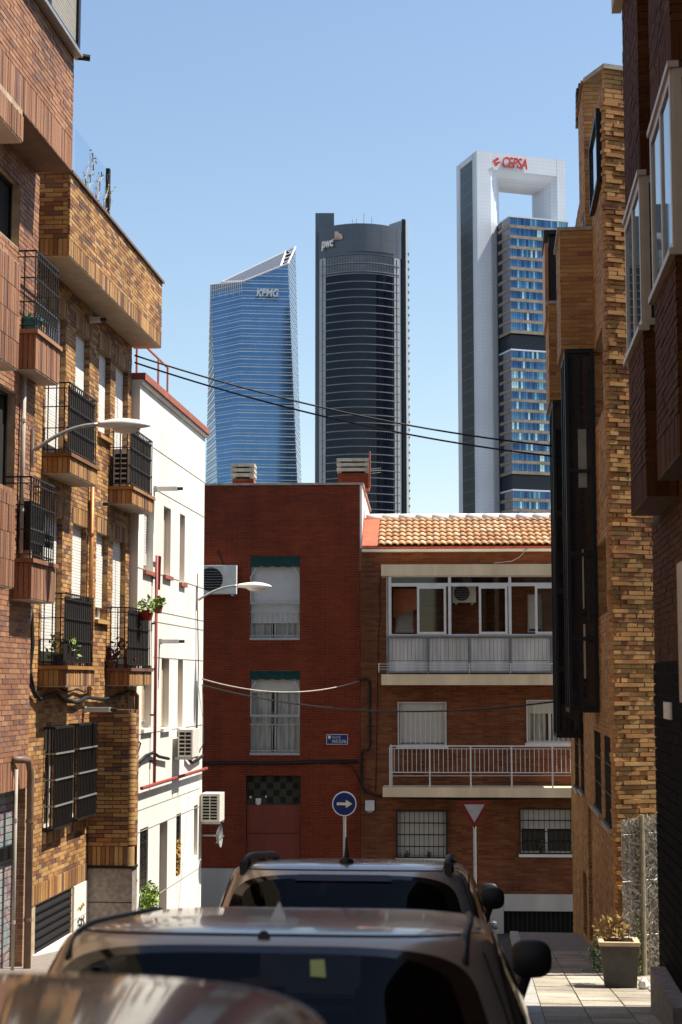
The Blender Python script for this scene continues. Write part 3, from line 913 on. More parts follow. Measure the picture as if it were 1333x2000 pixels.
# ground-floor windows with black grilles
for k, (wr, sh) in enumerate(((g1, 0.95), (g2, 0.45))):
    W = window(BH, FF, wr, dep=0.14, fm=SHUTW, shut=sh, mid=1)
    part(frame_mb(FF, (wr[0] - 0.01, wr[1] + 0.02, wr[2], wr[3] + 0.02), 0.07, 0.03, 0.03), 'grille_frame', IRON, W)
    for h in range(1, 4):
        z = wr[2] + (wr[3] - wr[2]) * h / 4
        part(MB().box(FF, wr[0], wr[1], z - 0.012, z + 0.012, 0.045, 0.065), 'crossbar', IRON, W)
    bars(W, FF, (wr[0] + 0.08, wr[1] - 0.08, wr[2] + 0.03, wr[3]), 0.055, 10, IRON, 0.0075)
    part(MB().box(FF, wr[0] - 0.03, wr[1] + 0.03, wr[2] - 0.07, wr[2] - 0.002, -0.1, 0.09), 'sill', WHITE, W)
# potted plants on the ground-floor sill
LEAF = plain('leaf_green', (0.06, 0.12, 0.03), 0.7, var=0.5, scale=30)
LEAFY = plain('leaf_lime', (0.22, 0.34, 0.05), 0.7, var=0.5, scale=30)
PETAL = plain('petal_pink', (0.55, 0.20, 0.24), 0.7, var=0.3)
POTS = plain('pot_dark', (0.10, 0.05, 0.04), 0.7)
def pot_plant(c, r, h, potm, label, leaf, n=90, spread=1.6, tall=1.6, flower=None, cat='potted plant', s=0.045, fl=25):
    T = thing('potted_plant', label, cat, c)
    c = Vector(c)
    rings = [[c + Vector((math.cos(k * math.pi / 6) * q, math.sin(k * math.pi / 6) * q, z)) for k in range(12)] for q, z in ((r * 0.72, 0), (r, h * 0.85), (r * 1.08, h * 0.86), (r * 1.08, h), (r * 0.9, h), (r * 0.9, h * 0.9))]
    part(MB().loft(rings), 'pot', potm, T)
    part(leaves_mb(c + Vector((0, 0, h + r * tall * 0.5)), r * spread, r * spread, r * tall, n, s), 'foliage', leaf, T)
    if flower:
        part(leaves_mb(c + Vector((0, 0, h + r * tall)), r * spread, r * spread, r * tall * 0.6, fl, s * 0.8), 'blossom', flower, T)
    return T
u, v = FF.uv(1058, 1664, 0.0)
pot_plant(FF.P(u, g2[2], 0.0), 0.055, 0.10, POTS, 'pink flowering plant in a barred ground-floor window', LEAF, 60, 2.2, 2.6, PETAL)
for x, lab in ((795, 'tiny dark plant at the outer corner of a barred window sill'), (838, 'tiny dark plant near the middle of a barred window sill')):
    u, v = FF.uv(x, 1672, 0.0)
    pot_plant(FF.P(u, g1[2], 0.0), 0.05, 0.06, POTS, lab, LEAF, 40, 1.6, 1.4, None, s=0.03)
# meter box, cables on the facade
a, b, c, d = fx(714, 1563, 732, 1583)
BX = thing('junction_box', 'pale grey junction box on the brown brick wall', 'box', FF.P((a + b) / 2, c, 0))
part(MB().box(FF, a, b, c, d, 0.004, 0.09), 'casing', ALU, BX); part(MB().box(FF, a + 0.05, b - 0.05, c - 0.05, c - 0.001, 0.01, 0.05), 'gland', STEEL, BX)
def wallcable(pts, rad, label, mat=CABLE, w=0.03, fr=FF):
    P3 = [fr.P(*fr.uv(x, y, w), w) for x, y in pts]
    return solo(MB().tube(P3, rad, 5), 'wall_cable', mat, label, 'cable', smooth=True)
wallcable([(398, 1491), (450, 1490), (540, 1491), (620, 1488), (700, 1487)], 0.045, 'thick black cable bundle across the red brick wall above the door')
wallcable([(700, 1329), (716, 1326), (722, 1332), (722, 1400), (723, 1455), (720, 1464), (707, 1467), (706, 1530), (712, 1545), (735, 1555), (800, 1558), (900, 1561), (1000, 1560), (1110, 1556)], 0.028, 'black cable stepping down between the two end houses', w=0.035)
wallcable([(660, 1487), (690, 1500), (705, 1530)], 0.012, 'thin black cable looping off the bundle on the red wall')
wallcable([(745, 1110), (741, 1150), (743, 1200), (739, 1240), (738, 1330), (736, 1440), (734, 1545)], 0.009, 'thin loose cable hanging beside the cream balcony slabs')
wallcable([(965, 1100), (1000, 1096), (1015, 1088), (1035, 1066)], 0.010, 'thin white cable curving up to the tiled eave', CABLEW, w=0.26)
# ------------------------------------------------------------------ white rendered house on the left
LW = Fr(-6.03, 0, 90)
yW1 = LW.uv(396, 1400)[0]; yW0 = 27.15
zW = LW.uv(397, 846)[1]
gW = gz(yW1) - 0.3
WH = thing('white_house', 'white rendered house with red roof edge at the street corner', 'house', (-8, 30, gW))
def lw(x0, y0, x1, y1):
    return LW.rect(x0, y0, x1, y1)
def hole(fr, xa, xb, xm, yt, yb):
    """opening between sight columns xa and xb; heights read at column xm"""
    return (fr.uv(xa, 1300)[0], fr.uv(xb, 1300)[0], fr.uv(xm, yb)[1], fr.uv(xm, yt)[1])
wh = [hole(LW, 278, 297, 297, 985, 1118), hole(LW, 317, 331, 331, 993, 1126), hole(LW, 349, 359, 359, 1006, 1140),
      hole(LW, 278, 297, 297, 1300, 1421), hole(LW, 316, 331, 331, 1285, 1420), hole(LW, 348, 358, 358, 1288, 1420)]
wg = [hole(LW, 278, 294, 294, 1612, 1735), hole(LW, 348, 357, 357, 1586, 1706)]
dW = hole(LW, 316, 331, 331, 1600, 1900); dW = (dW[0], dW[1], gz(dW[0]) - 0.2, dW[3])
rc = hole(LW, 382, 389, 389, 1570, 1668)
holes = [h + (0.2,) for h in wh + wg + [dW, rc]]
mb = MB(); backing(mb, LW, (yW0, yW1, gW, zW), holes, w=0.0, core=5.0)
WW = part(mb, 'wall', WHITE, WH)
part(MB().box(LW, yW0, yW1 + 0.06, zW, zW + 0.12, -0.4, 0.09), 'roof_edge', TERRA, WH)
part(MB().box(LW, yW0, yW1 + 0.02, zW - 0.07, zW - 0.002, 0.002, 0.05), 'cornice', WHITE, WH)
m = MB(); m.add([(-6.35, yW0, zW + 0.1), (-6.35, yW1 + 0.05, zW + 0.1), (-11, yW1 + 0.05, zW + 0.5), (-11, yW0, zW + 0.5)], [(0, 1, 2, 3)])
part(m, 'roof', TILERED, WH)
BEIGE = plain('beige_shutter', (0.55, 0.42, 0.28), 0.7, var=0.15)
for i, h in enumerate(wh):
    window(WH, LW, h, dep=0.15, fm=SHUTW, shut=0.98 if i in (1, 2, 4, 5) else 0.9, shm=BEIGE if i != 0 else SHUT, mid=0)
    part(MB().box(LW, h[0] - 0.04, h[1] + 0.04, h[2] - 0.07, h[2] - 0.002, -0.1, 0.06), 'sill', TERRA if i < 3 else WHITE, WH)
for i, h in enumerate(wg):
    W = window(WH, LW, h, dep=0.16, fm=SHUTD, mid=0)
    bars(W, LW, (h[0] + 0.05, h[1] - 0.05, h[2], h[3]), -0.03, 6, IRON, 0.009)
    for k in range(1, 9):
        z = h[2] + (h[3] - h[2]) * k / 9
        part(MB().box(LW, h[0], h[1], z - 0.008, z + 0.008, -0.04, -0.024), 'crossbar', IRON, W)
DB = plain('taupe_door', (0.20, 0.15, 0.11), 0.6, var=0.2)
part(MB().box(LW, dW[0], dW[1], dW[2], dW[3], -0.19, -0.14), 'door', DB, WH)
part(MB().box(LW, rc[0], rc[1], rc[2], rc[3], -0.19, -0.14), 'shutter_panel', SHUTD, WH)
for (xx, yy, x2, y2) in ((300, 846, 396, 940), (300, 950, 396, 1008), (262, 1100, 395, 1148), (300, 1191, 395, 1212), (300, 1208, 395, 1230), (300, 1285, 395, 1290), (262, 1432, 396, 1415), (268, 1583, 396, 1537), (268, 1622, 396, 1572), (290, 1760, 394, 1692)):
    a = LW.uv(xx, yy); b = LW.uv(x2, y2)
    v = (a[1] + b[1]) / 2
    part(MB().box(LW, max(a[0], yW0), yW1 - 0.01, b[1] - 0.006, b[1] + 0.006, 0.002, 0.007), 'joint_line', CONC, WW)
# red gas pipe on the white wall
a = LW.uv(307, 1085, 0.08); b = LW.uv(307, 1525, 0.08)
RP = thing('gas_pipe', 'dark red gas pipe running up the white wall', 'pipe', LW.P(a[0], b[1], 0.08))
hz = LW.uv(396, 1503, 0.08)[1]
part(MB().tube([LW.P(a[0], hz, 0.08), LW.P(a[0], a[1], 0.08), LW.P(a[0] + 0.25, a[1] + 0.0, 0.08), LW.P(a[0] + 0.27, a[1] - 0.6, 0.06)], 0.028, 7), 'riser', REDPIPE, RP, smooth=True)
part(MB().tube([LW.P(yW0 + 0.1, hz, 0.09), LW.P(yW1 + 0.05, hz, 0.09)], 0.032, 7), 'main', REDPIPE, RP)
for k in range(5):
    z = hz + (a[1] - hz) * (k + 0.5) / 5
    part(MB().box(LW, a[0] - 0.06, a[0] + 0.06, z - 0.015, z + 0.015, 0.0, 0.07), 'clamp', IRON, RP)
# roof terrace rail
RT = thing('roof_railing', 'pinkish metal railing on the white house roof', 'railing', LW.P(yW0 + 1, zW + 0.1, -0.3))
PINK = plain('pink_paint', (0.42, 0.20, 0.16), 0.6)
r0 = LW.uv(268, 672, -0.35); r1 = LW.uv(328, 718, -0.35)
for yy in (r0[0], (r0[0] + r1[0]) / 2 + 0.5, r1[0]):
    part(MB().tube([LW.P(yy, zW + 0.1, -0.35), LW.P(yy, r1[1], -0.35)], 0.022, 6), 'post', PINK, RT)
part(MB().tube([LW.P(r0[0] - 0.6, r1[1], -0.35), LW.P(r1[0], r1[1], -0.35)], 0.025, 6), 'top_rail', PINK, RT)
# batten lights
def batten(fr, x, y, x2, label, w2=0.55):
    u, v = fr.uv(x, y)
    T = thing('bracket_light', label, 'lamp', fr.P(u, v, 0.0))
    part(MB().box(fr, u - 0.05, u + 0.05, v - 0.035, v + 0.035, 0.04, w2), 'housing', LAMPW, T)
    part(MB().box(fr, u - 0.065, u + 0.065, v - 0.05, v + 0.05, 0.0, 0.04), 'mount', STEEL, T)
    part(MB().tube([fr.P(u, v, w2), fr.P(u, v, w2 + 0.10)], 0.03, 7), 'cap', IRON, T)
batten(LW, 302, 955, 355, 'white tube light high on the white wall under the balcony row', 0.42)
batten(LW, 312, 1253, 350, 'white tube light lower on the white wall beside the red pipe', 0.36)
# air conditioners
a = LW.uv(333, 1425); b = LW.uv(345, 1477)
SF = Fr(-6.03, a[0] + 0.25, 0)
ac_unit(LW, a[0] + 0.25, a[0] + 0.95, b[1], b[1] + 0.52, 0.10, 0.38, 'cream air conditioner on the white wall above the red pipe', None)
AC1 = bpy.data.objects['air_conditioner.001'] if 'air_conditioner.001' in bpy.data.objects else None
def side_louvre(root, x0, x1, yface, z0, z1, n=6):
    fr = Fr(x0, yface, 0)
    h = z1 - z0
    for k in range(n):
        for j in range(2):
            a_ = (x1 - x0) * (0.1 + 0.42 * j)
            part(MB().box(fr, a_, a_ + (x1 - x0) * 0.36, z0 + h * (0.08 + 0.86 * k / n), z0 + h * (0.08 + 0.86 * (k + 0.68) / n), 0.001, 0.006), 'vent_opening', DARKIN, root)
side_louvre(AC1, -5.93, -5.65, a[0] + 0.25, b[1], b[1] + 0.52)
# corner air conditioner on its bracket, with small dish
q = at_depth(394, 1600, 33.4)
CFr = Fr(q.x, 33.9, 0)
cc = CFr.rect(392, 1546, 428, 1600)
AC2 = ac_unit(Fr(-6.03, 0, 90), 33.25, 33.85, cc[2], cc[3], 0.02, 0.42, 'dusty air conditioner on the white house corner near ground level', None)
side_louvre(AC2, -6.0, -5.62, 33.25, cc[2], cc[3], 8)
DS = thing('satellite_dish', 'small grey dish under the corner air conditioner', 'dish', (-5.75, 33.5, cc[2] - 0.3))
rings = []
for k in range(5):
    rr = 0.24 * (k + 0.05) / 4
    rings.append([Vector((-5.72 + 0.10 * (k / 4) ** 2, 33.5 + rr * math.cos(t * math.pi / 8), cc[2] - 0.30 + rr * math.sin(t * math.pi / 8))) for t in range(16)])
part(MB().loft(rings, True, False), 'bowl', STEEL, DS, smooth=True)
part(MB().tube([(-5.72, 33.5, cc[2] - 0.45), (-5.55, 33.45, cc[2] - 0.3)], 0.012, 5), 'arm', STEEL, DS)
part(MB().tube([(-6.03, 33.5, cc[2] - 0.30), (-5.7, 33.5, cc[2] - 0.30)], 0.02, 6), 'mount', STEEL, DS)
# pale cabinet on the red house, behind the corner: large air conditioner
a, b, c, d = FF.rect(380, 1104, 462, 1160, 0.35)
ac_unit(FF, a, b, c, d, 0.12, 0.40, 'large grey air conditioner with dark round fan on the red brick wall')
wallcable([(425, 1076), (432, 1090), (437, 1104)], 0.018, 'short black pipe above the large air conditioner')

# ------------------------------------------------------------------ orange brick apartment house
LB = Fr(-6.17, 0, 90)
yB0, yB1 = 19.9, 27.10
zP0, zP1 = LB.uv(303, 668, 0.48)[1], LB.uv(303, 532, 0.48)[1]
gB = gz(26) - 0.4
BB = thing('orange_brick_house', 'sunlit orange brick apartment house with black iron balconies', 'house', (-8, 24, gB))
def top_of(x, y):
    return LB.uv(x, y)[1]
lv = [LB.uv(130, 1300, 0.39)[1], LB.uv(130, 880, 0.39)[1]]      # balcony floor levels
st = lv[1] - lv[0]
lev = [lv[0], lv[1], lv[1] + st]
hB = []
cols_ = [(LB.uv(80, 1300)[0], LB.uv(118, 1300)[0]), (LB.uv(138, 1300)[0], LB.uv(166, 1300)[0]), (LB.uv(185, 1300)[0], LB.uv(208, 1300)[0]), (LB.uv(218, 1300)[0], LB.uv(243, 1300)[0])]
win = []
for L in lev[:2]:
    for k, (a, b) in enumerate(cols_):
        z0 = L if k in (0, 3) else L + 0.75
        win.append((a, b, z0, L + 2.12))
win.append((cols_[1][0], cols_[1][1], lev[2] + 0.6 - 0.75, zP0 - 0.25))
win.append((cols_[2][0], cols_[2][1], lev[2] + 0.6 - 0.75, zP0 - 0.25))
win = win[:-2]
gwin = [(LB.uv(88, 1500)[0], LB.uv(118, 1500)[0], LB.uv(106, 1618)[1], LB.uv(106, 1418)[1]), (LB.uv(135, 1500)[0], LB.uv(165, 1500)[0], LB.uv(150, 1600)[1], LB.uv(150, 1412)[1])]
zS0, zS1 = LB.uv(120, 1742)[1], LB.uv(120, 1706)[1]     # soldier course over the garage shutter
lou = (LB.uv(70, 1800)[0], LB.uv(140, 1800)[0], gz(22) - 0.1, zS0 - 0.02)
holes = [h + (0.17,) for h in win + gwin] + [lou + (0.1,)]
lint = [(h[0] - 0.06, h[1] + 0.06, h[3], h[3] + 0.25) for h in win]
zTop = zP1 - 0.35
rect = (yB0, yB1, gB, zTop)
mb = MB(); backing(mb, LB, rect, holes, core=4.5)
WB = part(mb, 'wall', MO_SAND, BB)
bl = courses(LB, (yB0, yB1, zS1, zTop), holes + lint, 0.235, 0.052, 0.010)
for q in lint:
    bl += soldiers(LB, q[0] + 0.003, q[1] - 0.003, q[2] + 0.002, q[3] - 0.002, w=0.006)
bl += soldiers(LB, yB0, yB1, zS0, zS1, w=0.012)
for L in lev[:2]:
    pass
for h in win + gwin:
    J = Fr(-6.17, h[1], 0)
    bl += courses(J, (-0.165, -0.006, h[2], h[3]), (), 0.16, 0.052, 0.010, w=0.006)
emit(WB, bl, BR_ORANGE, vis=[(66, 560, 255, 720), (100, 720, 135, 870), (150, 740, 215, 850), (185, 860, 215, 1150), (120, 940, 175, 1150), (240, 1010, 256, 1180), (60, 1440, 85, 1700), (90, 1630, 172, 1740), (190, 1200, 215, 1300), (100, 1340, 175, 1400)])
for i, h in enumerate(win):
    window(BB, LB, h, dep=0.12, fm=SHUTW, shut=[0.97, 0.9, 0.85, 0.97, 0.97, 0.97, 0.92, 0.97][i % 8], shm=SHUTW, mid=0)
    if i % 4 in (1, 2):
        part(MB().box(LB, h[0] - 0.05, h[1] + 0.05, h[2] - 0.06, h[2] - 0.002, -0.1, 0.06), 'sill', BR_ORANGE, BB)
for k, h in enumerate(gwin):
    W = window(BB, LB, h, dep=0.14, fm=SHUTW, shut=0.25, shm=SHUTW, mid=0)
    # projecting cage
    C = part(MB().box(LB, h[0] - 0.06, h[1] + 0.12, h[2] + 0.02, h[2] + 0.05, 0.0, 0.16), 'window_cage', IRON, BB)
    part(MB().box(LB, h[0] - 0.06, h[1] + 0.12, h[3] - 0.03, h[3], 0.0, 0.16), 'cage_top', IRON, C)
    bars(C, LB, (h[0] - 0.05, h[1] + 0.11, h[2] + 0.03, h[3]), 0.15, 13, IRON, 0.012)
    for w_ in (0.05, 0.10):
        for uu in (h[0] - 0.05, h[1] + 0.11):
            inst(bpy.data.meshes['bar_black_iron_0.012'], 'bar', C, Matrix.Translation(LB.P(uu, h[2] + 0.03, w_)) @ Matrix.Diagonal((1, 1, h[3] - h[2] - 0.03, 1)))
    for q in (0.25, 0.5, 0.75):
        z = h[2] + (h[3] - h[2]) * q
        part(rail_mb(LB, h[0] - 0.06, h[1] + 0.12, z, 0.0, 0.175, 0.022), 'crossbar', STEEL, C)
    SB = part(MB().box(LB, h[0] - 0.06, h[1] + 0.1, h[2] - 0.16, h[2] - 0.004, 0.0, 0.045), 'sill', MO_SAND, BB)
    emit(SB, soldiers(LB, h[0] - 0.06, h[1] + 0.1, h[2] - 0.16, h[2] - 0.004, w=0.055), BR_ORANGE)
# black louvred garage shutter and white panel
m = MB(); m.box(LB, lou[0], lou[1], lou[2], lou[3], -0.09, -0.07)
LO = part(m, 'louvred_shutter', BLACKM, BB)
n = int((lou[3] - lou[2]) / 0.105)
for k in range(n):
    z = lou[2] + (lou[3] - lou[2]) * k / n
    h = (lou[3] - lou[2]) / n
    m = MB(); P = LB.P
    a, b = lou[0] + 0.01, lou[1] - 0.01
    m.hexa([P(a, z, -0.06), P(b, z, -0.06), P(b, z + 0.02, -0.06), P(a, z + 0.02, -0.06), P(a, z, 0.0), P(b, z, 0.0), P(b, z + 0.018, 0.0), P(a, z + 0.018, 0.0)])
    m.hexa([P(a, z + 0.02, -0.06), P(b, z + 0.02, -0.06), P(b, z + h * 0.9, -0.06), P(a, z + h * 0.9, -0.06), P(a, z + 0.02, -0.005), P(b, z + 0.02, -0.005), P(b, z + h * 0.9, -0.045), P(a, z + h * 0.9, -0.045)])
    part(m, 'slat', IRON, LO)
wp0, wp1 = LB.uv(142, 1800)[0], LB.uv(172, 1800)[0]
WP = part(MB().box(LB, wp0, wp1, gz(24) - 0.1, zS0 - 0.01, -0.02, 0.02), 'stone_panel', WHITE, BB)
part(MB().box(LB, wp0 - 0.02, wp1, LB.uv(157, 1790)[1], LB.uv(157, 1790)[1] + 0.012, 0.018, 0.022), 'panel_joint', CONC, WP)
SCR = plain('scribble_ink', (0.03, 0.025, 0.04), 0.8)
SCY = plain('scribble_ochre', (0.35, 0.24, 0.03), 0.8)
rs = random.Random(3)
for j, (yy, mt_) in enumerate(((1775, SCY), (1800, SCR), (1812, SCR), (1822, SCR))):
    u, v = LB.uv(152, yy, 0.024)
    pts = []
    for k in range(14):
        pts.append(LB.P(u + k * 0.03, v + rs.uniform(-0.05, 0.05), 0.024))
    part(MB().tube(pts, 0.008, 4), 'scribble', mt_, WP)
part(MB().box(LB, lou[0] - 0.1, lou[1], gB, lou[2] + 0.25, -0.05, 0.03), 'plinth', WHITE, BB)
# ground-floor porch block with rounded corner
pY = LB.uv(172, 1600)[0]
pX = at_depth(250, 1600, pY).x
pYe = pY + 0.30
zq = LB.uv(172, 1386)[1]
zq0 = LB.uv(172, 1690)[1]; zq1 = LB.uv(172, 1652)[1]
PB = part(MB().wbox(-6.165, pX - 0.07, pY + 0.03, pYe, gB, zq), 'porch_block', MO_DARK, BB)
ring = []
for (cx_, cy_, a0) in (((pX - 0.09), pY + 0.09, -90),):
    pts = [(-6.165, pY), (pX - 0.09, pY)] + [(pX - 0.09 + 0.09 * math.cos(R(-90 + 15 * k)), pY + 0.09 + 0.09 * math.sin(R(-90 + 15 * k))) for k in range(1, 7)] + [(pX, pYe)]
PF = Fr(-6.165, pY, 0)
bl = courses(PF, (0.0, pX - 0.09 + 6.165, zq1, zq), (), 0.24, 0.052, 0.010)
bl += soldiers(PF, 0.0, pX - 0.09 + 6.165, zq0, zq1)
PS = Fr(pX, 0, 90)
bl += courses(PS, (pY + 0.09, pYe, zq1, zq), (), 0.24, 0.052, 0.010)
emit(PB, bl, BR_ORANGE, vis=[(175, 1395, 240, 1690)])
rows = int((zq - zq0) / 0.0625)
for k in range(rows):
    z = zq0 + k * 0.0625
    if z < zq1 and z > zq0 + 0.01:
        continue
    z1 = z + 0.053 if z > zq1 else zq1 - 0.01
    if z1 > zq:
        z1 = zq
    rg = []
    for zz in (z, z1):
        rg.append([(pX - 0.09 + 0.09 * math.cos(R(-90 + 15 * q)), pY + 0.09 + 0.09 * math.sin(R(-90 + 15 * q)), zz) for q in range(7)] + [(pX - 0.12, pY + 0.12, zz)])
    part(MB().loft(rg), 'corner_brick', BR_ORANGE, PB)
part(MB().wbox(-6.165, pX - 0.01, pY - 0.004, pYe - 0.002, gB, zq0 - 0.04), 'stone_base', STONE, BB)
for zz in (zq0 - 0.55, zq0 - 1.05):
    part(MB().wbox(-6.165, pX - 0.008, pY - 0.008, pY, zz, zz + 0.012), 'base_joint', BLACKM, BB)
part(MB().wbox(-6.165, pX + 0.012, pY - 0.02, pYe - 0.004, zq0 - 0.038, zq0 - 0.005), 'drip_edge', BLACKM, BB)
# long roof-terrace parapet
pA = LB.uv(137, 420, 0.48)[0]
m = MB(); m.box(LB, pA + 0.02, yB1 + 0.15, zP0 + 0.012, zP1 - 0.04, 0.0, 0.46)
PP = part(m, 'terrace_parapet', MO_SAND, BB)
QS = Fr(-6.17, pA, 0)
bl = courses(LB, (pA, yB1 + 0.17, zP0 + 0.25, zP1 - 0.045), (), 0.24, 0.052, 0.010, w=0.48)
bl += soldiers(LB, pA, yB1 + 0.17, zP0 + 0.01, zP0 + 0.25, w=0.48)
bl += courses(QS, (0.0, 0.45, zP0 + 0.25, zP1 - 0.045), (), 0.24, 0.052, 0.012, w=0.0)
bl += soldiers(QS, 0.0, 0.45, zP0 + 0.01, zP0 + 0.25, w=0.0)
emit(PP, bl, BR_ORANGE, vis=[(80, 330, 305, 668)])
part(MB().box(LB, pA - 0.03, yB1 + 0.2, zP1 - 0.04, zP1, -0.02, 0.52), 'coping', PIPE, PP)
part(MB().box(LB, pA + 0.01, yB1 + 0.16, zP0, zP0 + 0.011, 0.0, 0.47), 'soffit', SOFFIT, PP)
# balconies
b2a, b2b = LB.uv(130, 1300, 0.39)[0], LB.uv(185, 1300, 0.39)[0]
b3a, b3b = LB.uv(258, 1000, 0.39)[0], LB.uv(300, 1000, 0.39)[0]
labs = iter(['balcony beside the white tube light'] * 8)
for L in lev[:2]:
    brick_balcony(BB, LB, b2a, b2b, L - 0.29, L, 0.39, BR_ORANGE, MO_SAND, 15)
    brick_balcony(BB, LB, b3a, b3b, L - 0.29, L, 0.39, BR_ORANGE, MO_SAND, 15, rail=0.98)
PJ1 = 0.67
yb1a, yb1b = LB.uv(70, 700, PJ1)[0], LB.uv(117, 700, PJ1)[0]
z1 = LB.uv(70, 1092, PJ1)[1]; z2 = LB.uv(70, 642, PJ1)[1]
for z in (z1, z2):
    brick_balcony(BB, LB, yb1a, yb1b, z - 0.5, z, PJ1, BR_PINK, MO_SAND, 11, rail=1.0, ornate=True)
# copper and brown downpipes
def downpipe(pts, rad, mat, label, fr=None):
    T = thing('downpipe', label, 'pipe', pts[-1])
    part(MB().tube(pts, rad, 8), 'pipe', mat, T, smooth=True)
    a, b = Vector(pts[-2]), Vector(pts[-1])
    n = max(2, int((a - b).length / 1.4))
    for k in range(n):
        q = a.lerp(b, (k + 0.5) / n)
        part(MB().tube([q + Vector((0, 0, -0.02)), q + Vector((0, 0, 0.02))], rad * 1.2, 8), 'collar', mat, T)
    return T
u, v = LB.uv(180, 940, 0.05); v2 = LB.uv(180, 1360, 0.05)[1]
downpipe([LB.P(u, v, 0.06), LB.P(u, v2, 0.06)], 0.035, COPPER, 'bright copper pipe on the orange brick between two balconies')
u, v = LW.uv(264, 1358, 0.1)
downpipe([LW.P(u - 0.15, v + 0.03, 0.1), LW.P(u, v, 0.12), LW.P(u, gz(u), 0.12)], 0.055, COPPER, 'rusty brown pipe where orange house meets white house')
downpipe([LW.P(u - 0.11, v - 1.0, 0.08), LW.P(u - 0.11, gz(u), 0.08)], 0.03, CABLEW, 'pale narrow pipe beside the rusty brown one')
# terrace trellis: dark post, netting, vine
u, v = LB.uv(212, 330, 0.2); tz = LB.uv(212, 330, 0.2)[1]
TRL = thing('trellis', 'dark post with netting and vine on the roof terrace', 'trellis', LB.P(u, zP1, 0.2))
part(MB().box(LB, u - 0.04, u + 0.04, zP1 - 0.2, tz, 0.17, 0.23), 'post', IRON, TRL)
NET = clear_glass('netting', (0.82, 0.90, 0.98))
nu = LB.uv(146, 318, 0.2)[0]
part(MB().quad(LB.P(nu, zP1, 0.2), LB.P(u, zP1, 0.2), LB.P(u, tz - 0.04, 0.2), LB.P(nu, tz - 0.04, 0.2)), 'netting', NET, TRL)
for k in range(7):
    p = LB.P(nu + (u - nu) * (0.2 + 0.12 * k), zP1, 0.22)
    pts = [p]
    for j in range(8):
        p = p + Vector((0.0, random.uniform(-0.12, 0.2), random.uniform(0.05, 0.17)))
        pts.append(p)
    V = part(MB().tube(pts, 0.009, 4), 'vine_stem', PIPE, TRL)
    m = MB()
    for p in pts[2:]:
        lm = leaves_mb(p, 0.05, 0.08, 0.08, 2, 0.028); m.add(lm.v, lm.f)
    part(m, 'vine_leaves', LEAFY, V)
# things on the balconies
POTT = plain('pot_teal', (0.02, 0.16, 0.19), 0.5); POTR = plain('pot_red', (0.38, 0.03, 0.025), 0.6)
POTB = plain('pot_blue', (0.02, 0.05, 0.16), 0.4); POTW = plain('pot_white', (0.65, 0.62, 0.58), 0.6)
BROWNL = plain('leaf_purple', (0.12, 0.04, 0.035), 0.7)
um = (yb1a + yb1b) / 2
pot_plant(LB.P(um - 0.2, z2 + 0.003, 0.5), 0.14, 0.2, POTT, 'teal pot behind the upper ornate railing', LEAF, 20, 0.8, 0.5)
m2 = lev[0] + 0.003
pot_plant(LB.P(b2a + 0.3, m2, 0.22), 0.11, 0.15, POTB, 'blue pot with pale leaves on the low orange balcony', LEAFY, 80, 2.2, 1.9)
pot_plant(LB.P(b2a + 0.75, m2, 0.26), 0.09, 0.12, POTW, 'white pot with lime leaves at the far end of the low balcony', LEAFY, 60, 1.6, 1.9)
pot_plant(LB.P(b3a + 0.18, m2, 0.17), 0.11, 0.14, POTW, 'white pot with purple leaves on the far low balcony', BROWNL, 90, 1.5, 2.4)
pot_plant(LB.P(b3a + 0.55, m2, 0.26), 0.10, 0.16, POTR, 'red pot on the floor of the far low balcony', LEAF, 15, 0.7, 0.5)
pot_plant(LB.P(b3a + 0.02, m2, 0.08), 0.10, 0.12, POTS, 'dark pot against the wall of the far low balcony', BROWNL, 40, 1.1, 1.2)
u, v = LB.uv(283, 1212, 0.44)
pot_plant(LB.P(u, v, 0.47), 0.12, 0.17, POTR, 'red pot with lime leaves hooked on the far balcony railing', LEAFY, 110, 1.7, 1.3)
u, v = LB.uv(306, 1198, 0.44)
pot_plant(LB.P(u, v, 0.47), 0.08, 0.13, TERRA, 'terracotta pot with lime leaves at the railing corner', LEAFY, 90, 1.6, 1.5)
u, v = LW.uv(290, 1785, 0.12)
m = leaves_mb(LW.P(u, LW.uv(290, 1760, 0.12)[1], 0.14), 0.16, 0.3, 0.34, 420, 0.05)
BS = thing('wall_bush', 'lime green bush at the foot of the white wall', 'bush', LW.P(u, gz(u) + 0.11, 0.12))
part(m, 'foliage', LEAFY, BS)
part(MB().tube([LW.P(u, gz(u) + 0.1, 0.12), LW.P(u, v + 0.2, 0.12)], 0.015, 5), 'stem', PIPE, BS)
YEL = plain('petal_yellow', (0.55, 0.30, 0.03), 0.7)
h = wg[1]
part(leaves_mb(LW.P((h[0] + h[1]) / 2, h[2] + 0.4, 0.0), 0.04, 0.12, 0.42, 120, 0.035), 'window_flowers', YEL, WH)
ac_unit(LB, b3a + 0.06, b3a + 0.42, lev[1] + 0.01, lev[1] + 0.62, 0.05, 0.33, 'caged air conditioner on the far upper iron balcony', None)
q = [o for o in bpy.data.objects if o.name.startswith('air_conditioner')][-1]
AC4 = sorted([o for o in bpy.data.objects if o.name.startswith('air_conditioner')], key=lambda o: o.name)[-1]
side_louvre(AC4, -6.11, -5.85, b3a + 0.06, lev[1] + 0.02, lev[1] + 0.6, 6)
SP = thing('storage_box', 'black storage box behind the lower ornate railing', 'box', LB.P(um, z1, 0.2))
part(MB().box(LB, yb1a + 0.25, yb1a + 0.75, z1 + 0.12, z1 + 0.72, 0.3, 0.58), 'bin', BLACKM, SP)
for q_ in (0.28, 0.68):
    part(MB().box(LB, yb1a + q_, yb1a + q_ + 0.04, z1 + 0.001, z1 + 0.12, 0.3, 0.58), 'foot', CONC, SP)
